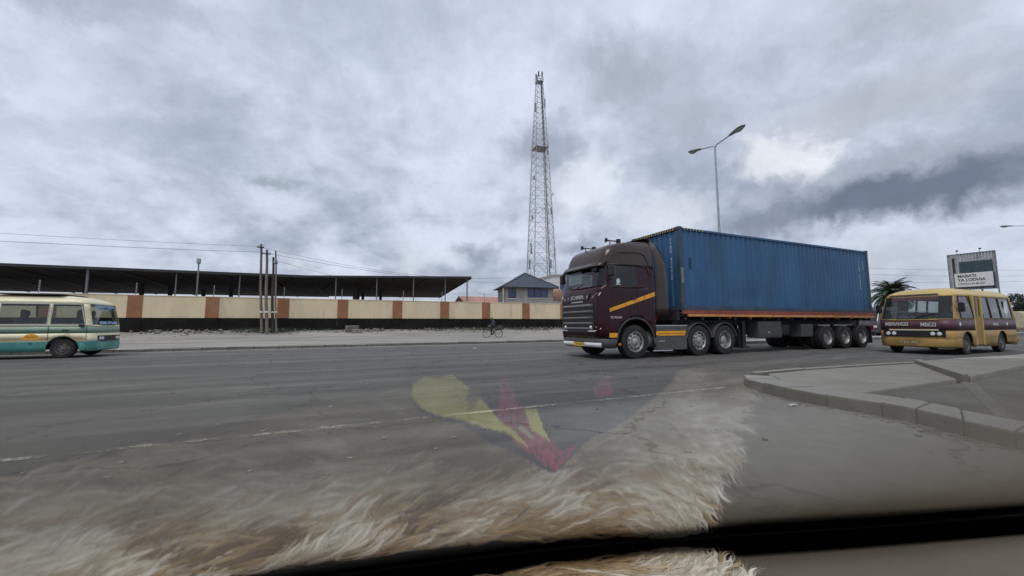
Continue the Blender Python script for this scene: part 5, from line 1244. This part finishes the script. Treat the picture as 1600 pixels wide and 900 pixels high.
# ================================================================== FAR VEHICLES
def van(name, label, cat, loc, rz, paint, letter):
    e = root(name, label, cat, loc, rz)
    def prm(z): return float(np.interp(z, [.3, 1.2, 2.2, 2.5], [2.6, 2.5, 1.9, 1.4])), -2.4, float(np.interp(z, [.3, 1.2, 2.2, 2.5], [.98, 1, .93, .6])), .25, .12
    def cl(z, t, q):
        if 1.3 < z < 2.05 and (t[0] == 'F' or (t[0] == 'FC' and abs(t[1]) < 4)): return 'windscreen'
        if 1.3 < z < 2.05 and t[0] in 'RL' and t[1] in (1, 3): return 'window'
        return 'body'
    pr = shell([.3, .6, 1.0, 1.3, 1.7, 2.05, 2.2, 2.35, 2.45, 2.5], prm, [-2.2, -1.9, -.6, -.5, .9, 1.1, 1.5, 2.0], (-.5, 0, .5), [(1.6, .34, .42), (-1.5, .34, .42)], cl)
    pr['body'].build('body', paint, e, smooth=40, solid=.02); pr['windscreen'].build('windscreen', M['darkglass'], e); pr['window'].build('window', M['darkglass'], e)
    for x in (1.6, -1.5):
        for y in (-1, 1): wheel(e, x, y*.86, .34, .2, y, 'bus', 'darkrim')
    MB().box(2.5, 2.68, -.95, .95, .32, .55).build('bumper', M['charcoal'], e, bevel=.03)
    for y in (-1, 1): MB().box(2.55, 2.63, *sorted((y*.6, y*.85)), .75, .92).build('headlight', M['lamp'], e, bevel=.02)
    MB().box(-2.2, 1.2, -.9, .9, .4, .5).build('floor', M['black'], e)
    if letter: text_obj('lettering', letter, .22, whitetxt, e, frame((2.56, 0, 1.05), (0, 1, 0), (0, 0, 1)), thick=.004)
van('parked_van', 'dark purple van glimpsed between the trailer end and yellow minibus', 'van', W(43.3, 18.4, 0), TH+math.pi, pm('purple_paint', (.045, .03, .045), .4, dust=.3), None)
van('pale_van', 'pale yellow van at the right edge behind the yellow minibus', 'van', W(77, 19.0, 0), TH, pm('pale_yellow_paint', (.52, .45, .28), .45, dust=.3), None)

# ================================================================== CYCLIST
def cyclist():
    X, Y, Z = -1.5, 31.0, .12; sc = .90; rz = math.pi + .30
    e = root('bicycle', 'black roadster bicycle on the dusty pavement below the wall', 'bicycle', (X, Y, Z), rz); e.scale = (sc,)*3
    for (x, nm) in ((-.52, 'rear'), (.56, 'front')):
        q = MB(); q.tube([(x+.34*math.cos(t), 0, .34+.34*math.sin(t)) for t in np.linspace(0, 2*math.pi, 28, endpoint=False)], .022, 6, closed=True)
        wl_ = q.build('wheel', M['rubber'], e, smooth=60); sp = MB().cyl((x, -.04, .34), (x, .04, .34), .03, n=8)
        for k in range(14): sp.cyl((x, .03*(-1)**k, .34), (x+.33*math.cos(k*.449), 0, .34+.33*math.sin(k*.449)), .004, n=3)
        sp.build('spokes', M['galv'], wl_)
    MB().tube([(-.52, 0, .34), (-.06, 0, .30), (-.20, 0, .86)], .018, 6).tube([(-.52, 0, .34), (-.17, 0, .74)], .013, 6).tube([(-.06, 0, .30), (.42, 0, .74)], .018, 6).tube([(-.17, 0, .76), (.40, 0, .84)], .018, 6).tube([(.40, 0, .92), (.45, 0, .68), (.56, 0, .34)], .018, 6).build('frame', M['black'], e, smooth=50)
    MB().tube([(.28, .27, .95), (.40, .22, 1.0), (.42, 0, .96), (.40, -.22, 1.0), (.28, -.27, .95)], .014, 6).build('handlebar', M['galv'], e, smooth=50)
    MB().add([(-.34, -.09, .90), (-.34, .09, .90), (-.10, .03, .89), (-.06, 0, .88), (-.10, -.03, .89)], [(0, 1, 2, 3, 4)]).build('saddle', M['black'], e, solid=.05)
    MB().box(-.85, -.25, -.08, .08, .72, .74).tube([(-.82, .08, .72), (-.55, .06, .36)], .008, 4).tube([(-.82, -.08, .72), (-.55, -.06, .36)], .008, 4).build('rack', M['black'], e)
    MB().lathe([(.02, -.03), (.09, -.03), (.09, .03), (.02, .03)], (-.06, 0, .30), 'y', 12).tube([(-.06, -.05, .30), (-.06+.12, -.08, .20)], .012, 5).tube([(-.06, .05, .30), (-.06-.12, .08, .40)], .012, 5).build('crank', M['galv'], e)
    MB().tube([(-.50+.37*math.cos(t), 0, .34+.37*math.sin(t)) for t in np.linspace(.6, 3.0, 10)], .025, 5).build('mudguard', M['black'], e)
    J = [((-.22, 0, .98), .13, .15), ((-.14, 0, 1.18), .12, .15), ((-.03, 0, 1.38), .12, .17), ((.03, 0, 1.48), .06), ((.07, 0, 1.56), .055), ((.10, 0, 1.64), .08), ((.10, 0, 1.72), .08), ((.09, 0, 1.78), .05),
         ((-.02, .19, 1.38), .06), ((.10, .26, 1.16), .045), ((.28, .26, 1.01), .035), ((.34, .26, .99), .04), ((-.02, -.19, 1.38), .06), ((.10, -.26, 1.16), .045), ((.28, -.26, 1.01), .035), ((.34, -.26, .99), .04),
         ((.0, .09, .92), .085), ((.17, .10, .80), .07), ((-.06, .11, .45), .05), ((-.14, .11, .42), .04), ((.02, .11, .40), .035), ((-.02, -.09, .88), .085), ((.14, -.10, .64), .07), ((.06, -.11, .24), .05), ((.0, -.11, .19), .04), ((.15, -.11, .19), .035)]
    E_ = [(0, 1), (1, 2), (2, 3), (3, 4), (4, 5), (5, 6), (6, 7), (2, 8), (8, 9), (9, 10), (10, 11), (2, 12), (12, 13), (13, 14), (14, 15), (0, 16), (16, 17), (17, 18), (18, 19), (18, 20), (0, 21), (21, 22), (22, 23), (23, 24), (23, 25)]
    ZN = [(lambda p: p.z > 1.70 or (p.z > 1.6 and p.x < .05), 'shirt'), (lambda p: p.z > 1.50 or (p.x > .2 and p.z > .95), 'skin'), (lambda p: p.z > 1.02, 'shirt2'), (lambda p: True, 'trouser')]
    me = person_mesh('person', J, E_, ZN)
    o = bpy.data.objects.new('person', me); COL.objects.link(o); o.location = (X, Y, Z); o.rotation_euler.z = rz; o.scale = (sc,)*3
    tag(o, 'person in dark clothes and pale cap riding a bicycle past the wall', 'person')
    b = root('carrier_basket', 'dark load basket strapped on the bicycle rack', 'basket', Vector((X, Y, Z)) + Matrix.Rotation(rz, 3, 'Z') @ Vector((-.60*sc, 0, .745*sc)), rz)
    q = MB()
    for k in range(5): q.tube([(x, y, .07*k) for x, y in ((-.22-.01*k, -.20), (.18, -.20), (.18, .20), (-.22-.01*k, .20))], .018, 5, closed=True)
    for x in (-.22, -.08, .06, .18):
        for y in (-.2, .2): q.cyl((x, y, 0), (x, y, .28), .01, n=4)
    q.build('wicker', M['darkwood'], b); MB().box(-.18, .14, -.16, .16, .004, .22).build('sack', M['stone'], b, bevel=.06)
cyclist()

# ================================================================== THE CAR THE PICTURE IS TAKEN FROM
AL = RAD(35); BE = math.atan(.104); ZB = .72
car = root('car_interior', 'car dashboard with black vent strip and raked glass windscreen along bottom edge', 'car', (.352, .758, 0), BE)
def dz(x): t = min(1, max(0, (x-.15)/.8)); return .035*t*t*(3-2*t)
def bow(x): return -.090*(max(0, -.15-x)/.8)**1.6      # the glass meets the dash in a bow
xs = np.linspace(-1.25, 1.05, 47)
prf = [(-.0315, -.03), (-.0335, -.003), (-.06, .007), (-.12, .010), (-.2, .012), (-.3, .010), (-.4, .004), (-.48, -.006), (-.54, -.025), (-.58, -.06), (-.605, -.12), (-.61, -.22), (-.59, -.40)]
rows = [[(x, y - dz(x)*1.43 + bow(x)*max(0, 1+y/.5), ZB + z + dz(x)) for x in xs] for y, z in prf]
MB().grid(rows).build('dashboard', M['dash'], car, smooth=60)
rows = [[(x, y - dz(x)*1.43 + bow(x), ZB + z + dz(x)) for x in xs] for y, z in ((.016, -.12), (.0, -.012), (-.012, -.009), (-.032, -.004), (-.034, -.02))]
MB().grid(rows).build('vent_strip', M['vent'], car, smooth=40)
ca, sa = math.cos(AL), math.sin(AL); TL = .381/sa; th = .004
def pane_pt(x, t, o=0.0): return (x, -t*ca - o*sa + bow(x), ZB + t*sa - o*ca)        # o: offset to the inside
def ztop(x): return float(np.interp(x, [-1.28, -.6, -.44, -.35, 1.08], [.392, .388, .3855, .3825, .3825]))
q = MB().grid([[pane_pt(x, t*ztop(x)/sa) for x in np.linspace(-1.28, 1.08, 90)] for t in (.0, 1.0)])
gm = glassmat('windscreen_glass', (.975, .985, .975), .04, 1.75, .045)   # one sheet standing for both faces of the laminate
q.build('windscreen', gm, car, smooth=60)
MB().grid([[pane_pt(x, t + (dz(x)*1.0 if t > 0 else 0), .0015) for x in np.linspace(-1.28, 1.08, 30)] for t in (-.18, .090)]).build('black_border', M['frit'], car)

# door sides, and an unseen roof slab added to dim the dash
MB().box(-1.2, 1.0, -2.4, -1.05, ZB+.56, ZB+.60).build('roof_shade', M['seat'], car, bevel=.02)
for x in (-1.26, 1.02): MB().box(x-.04, x+.04, -2.4, -.72, -.1+ZB-.5, ZB+.56).build('door_panel', M['seat'], car)
# ---- shaggy sheepskin on the dashboard
rug = root('sheepskin_rug', 'shaggy white and ginger sheepskin rug laid on the dashboard', 'rug', (.352, .758, ZB), BE)
def inrug(x, y):
    n = noise.noise(Vector((x*9, y*9, 0)))*.018 + noise.noise(Vector((x*30, y*30, 5)))*.008
    back = -.335 + .03*math.sin(x*4.0) + (.10*math.exp(-((x+.30)/.10)**2))
    return -1.22 < x < -.062 + n + .25*min(.16, -.06-y) and back + n < y < -.066 + n*.35 + bow(x)
rows = []
for y in np.linspace(-.33, -.066, 24): rows.append([(x, y, .0165 + .003*noise.noise(Vector((x*12, y*12, 2)))) for x in np.linspace(-1.22, -.01, 80)])
hb = MB(); hb.v = [p for r_ in rows for p in r_]
for i in range(23):
    for j in range(79):
        c = rows[i][j]
        if inrug(c[0]+.008, c[1]+.006): hb.f.append((i*80+j, i*80+j+1, (i+1)*80+j+1, (i+1)*80+j)); hb.m.append(0)
hb.build('hide', M['hide'], rug, smooth=60)
def furmat():
    m = bpy.data.materials.new('sheepskin_fur'); m.use_nodes = True; t = m.node_tree; b = t.nodes['Principled BSDF']
    at = nd('ShaderNodeAttribute', t, attribute_name='fur'); lk(at.outputs['Color'], b.inputs['Base Color'], t)
    b.inputs['Roughness'].default_value = .6; b.inputs['Sheen Weight'].default_value = .2; b.inputs['Specular IOR Level'].default_value = .3
    return m
def fur():
    rnd = random.Random(11); KP = 8; V, Fc, Cc = [], [], []
    white, cream, ginger, brown, grey = [np.array(c) for c in ((.76, .69, .56), (.56, .46, .31), (.37, .225, .085), (.12, .08, .045), (.24, .21, .16))]
    count = 0; tries = 0
    while count < 5600 and tries < 80000:
        tries += 1; x, y = rnd.uniform(-1.22, .06), rnd.uniform(-.36, -.05)
        if not inrug(x, y): continue
        count += 1
        n1 = noise.noise(Vector((x*3.5, y*9, 1))); n2 = noise.noise(Vector((x*10, y*22, 7))); n3 = noise.noise(Vector((x*3, y*4, 9)))
        ang = -.10 + .55*n3 + .50*noise.noise(Vector((x*7, y*12, 4)))          # lie of the wool
        rt = min(1, max(0, (x+.26)/.16)); ang = ang*(1-rt) + (.25 + 3.2*min(.2, max(0, y+.28)) + .5*n3)*rt     # swept round at the right-hand end
        back = min(1, max(0, (-.15-y)/.12)); fr = min(1, max(0, (y+.12)/.05))
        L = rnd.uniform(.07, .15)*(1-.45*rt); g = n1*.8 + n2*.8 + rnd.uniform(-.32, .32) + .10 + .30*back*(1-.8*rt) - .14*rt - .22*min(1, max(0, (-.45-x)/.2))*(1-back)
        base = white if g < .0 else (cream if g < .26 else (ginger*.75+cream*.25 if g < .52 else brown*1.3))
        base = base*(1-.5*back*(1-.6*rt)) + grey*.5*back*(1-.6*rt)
        base = base*(1-.30*fr*(1-rt)) + np.array((.55, .30, .09))*.30*fr*(1-rt)
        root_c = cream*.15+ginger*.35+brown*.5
        curl = rnd.uniform(-.4, .4); lift = rnd.uniform(.001, .007)*(1 if y < -.1 else .6); wv = rnd.uniform(0, 6); wa = rnd.uniform(.25, .6)
        front = -.048 + bow(x) + .004*math.sin(x*40)
        def path(px, py, l, a, cj, zo):
            pts = []
            for k in range(KP):
                f = k/(KP-1); aa = a + cj*f*1.4 + wa*math.sin(wv+f*6); pts.append((px, py, .0185 + zo + lift*math.sin(min(1, f*1.25+.12)*math.pi*.70), aa))
                px += math.cos(aa)*l/(KP-1); py = min(py + math.sin(aa)*l/(KP-1)*.85, front + .002*math.sin(px*300))
            return pts
        # the lock itself: a flattened, tapering, matted body
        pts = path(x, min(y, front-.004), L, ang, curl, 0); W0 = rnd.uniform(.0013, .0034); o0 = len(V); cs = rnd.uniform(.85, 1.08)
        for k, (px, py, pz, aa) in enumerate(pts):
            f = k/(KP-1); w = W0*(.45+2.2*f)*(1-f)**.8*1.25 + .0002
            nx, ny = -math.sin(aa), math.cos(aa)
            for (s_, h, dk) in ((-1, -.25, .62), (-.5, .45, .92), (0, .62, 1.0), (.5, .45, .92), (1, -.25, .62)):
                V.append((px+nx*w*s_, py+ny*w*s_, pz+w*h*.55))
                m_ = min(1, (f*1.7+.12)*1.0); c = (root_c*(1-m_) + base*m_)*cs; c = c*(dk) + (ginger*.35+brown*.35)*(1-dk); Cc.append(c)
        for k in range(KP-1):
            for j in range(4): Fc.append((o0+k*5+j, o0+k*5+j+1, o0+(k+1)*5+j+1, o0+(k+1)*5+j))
        for s_ in range(5):                                                     # loose fibres over it
            pts = path(x+rnd.gauss(0, .004), min(y+rnd.gauss(0, .0022), front-.004), L*rnd.uniform(.8, 1.12), ang+rnd.gauss(0, .05), curl+rnd.gauss(0, .1), rnd.uniform(.0003, .0016))
            w0 = rnd.uniform(.00025, .00055); o0 = len(V); cs = rnd.uniform(.85, 1.1)
            for k, (px, py, pz, aa) in enumerate(pts):
                f = k/(KP-1); w = w0*(1-.7*f); nx, ny = -math.sin(aa)*w, math.cos(aa)*w
                V.append((px-nx, py-ny, pz)); V.append((px+nx, py+ny, pz))
                m_ = min(1, f*1.7+.1); c = (root_c*(1-m_) + base*m_)*cs; Cc.append(c); Cc.append(c)
            for k in range(KP-1): Fc.append((o0+2*k, o0+2*k+1, o0+2*k+3, o0+2*k+2))
    me = bpy.data.meshes.new('pile'); me.from_pydata(V, [], Fc)
    ca_ = me.color_attributes.new('fur', 'FLOAT_COLOR', 'POINT')
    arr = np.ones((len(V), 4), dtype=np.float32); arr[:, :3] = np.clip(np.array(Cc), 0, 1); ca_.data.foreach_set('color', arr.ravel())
    me.materials.append(furmat()); me.shade_smooth()
    o = bpy.data.objects.new('pile', me); COL.objects.link(o); o.parent = rug; o['kind'] = 'stuff'
fur()
# ---- folded cloth lying behind the rug
cl_ = root('folded_cloth', 'navy cloth with yellow and maroon print on the dashboard, seen mirrored in the glass', 'cloth', (.352, .758, ZB), BE)
POLY = dict(
 navy=[(-.296, -.212), (-.263, -.236), (-.21, -.265), (-.117, -.33), (-.034, -.382), (-.041, -.471), (-.13, -.544), (-.289, -.516), (-.459, -.497), (-.483, -.443), (-.495, -.388), (-.485, -.343), (-.412, -.292), (-.347, -.245)],
 yel=[(-.328, -.25), (-.368, -.290), (-.410, -.302), (-.45, -.325), (-.476, -.343), (-.488, -.358), (-.486, -.374), (-.470, -.384), (-.432, -.386), (-.414, -.362), (-.378, -.316), (-.354, -.289)],
 yel2=[(-.337, -.320), (-.319, -.314), (-.302, -.267), (-.327, -.282)], pale=[(-.351, -.292), (-.341, -.293), (-.322, -.270), (-.327, -.267)],
 mar=[(-.37, -.346), (-.341, -.325), (-.288, -.252), (-.262, -.252), (-.29, -.213), (-.338, -.25), (-.378, -.305)], mar2=[(-.372, -.372), (-.362, -.372), (-.341, -.325), (-.366, -.332)],
 grn=[(-.193, -.384), (-.194, -.471), (-.165, -.535), (-.127, -.499), (-.119, -.383), (-.142, -.368)], mar3=[(-.237, -.343), (-.21, -.358), (-.201, -.322), (-.23, -.322)])
def inside(p, poly):
    r_ = False; j = len(poly)-1
    for i in range(len(poly)):
        (xi, yi), (xj, yj) = poly[i], poly[j]
        if (yi > p[1]) != (yj > p[1]) and p[0] < (xj-xi)*(p[1]-yi)/(yj-yi)+xi: r_ = not r_
        j = i
    return r_
NX = 170; gx_ = np.linspace(-.50, -.02, NX); gy_ = np.linspace(-.55, -.205, 130)
q = MB()
for y in gy_:
    for x in gx_: q.v.append((x, y, .030 + .006*math.sin(x*60+y*25) + .004*noise.noise(Vector((x*22, y*16, 0))) + .010*math.exp(-((x+.30)**2+(y+.25)**2)/.004)))
used = set()
for i in range(len(gy_)-1):
    for j in range(NX-1):
        p = ((gx_[j]+gx_[j+1])/2, (gy_[i]+gy_[i+1])/2)
        w = (p[0]+.001*noise.noise(Vector((p[0]*150, p[1]*150, 0))), p[1]+.001*noise.noise(Vector((p[0]*150, p[1]*150, 8))))
        if not inside(w, POLY['navy']): continue
        m = 0
        if inside(w, POLY['yel']) or inside(w, POLY['yel2']): m = 1
        elif inside(w, POLY['pale']): m = 3
        elif any(inside(w, POLY[k]) for k in ('mar', 'mar2', 'mar3')): m = 2 if noise.noise(Vector((p[0]*260, p[1]*120, 1))) > -.25 else 0
        q.f.append((i*NX+j, i*NX+j+1, (i+1)*NX+j+1, (i+1)*NX+j)); q.m.append(m)
q.build('cloth_sheet', [M['navycloth'], M['yellowcloth'], M['marooncloth'], M['palecloth']], cl_, smooth=60, solid=.002)
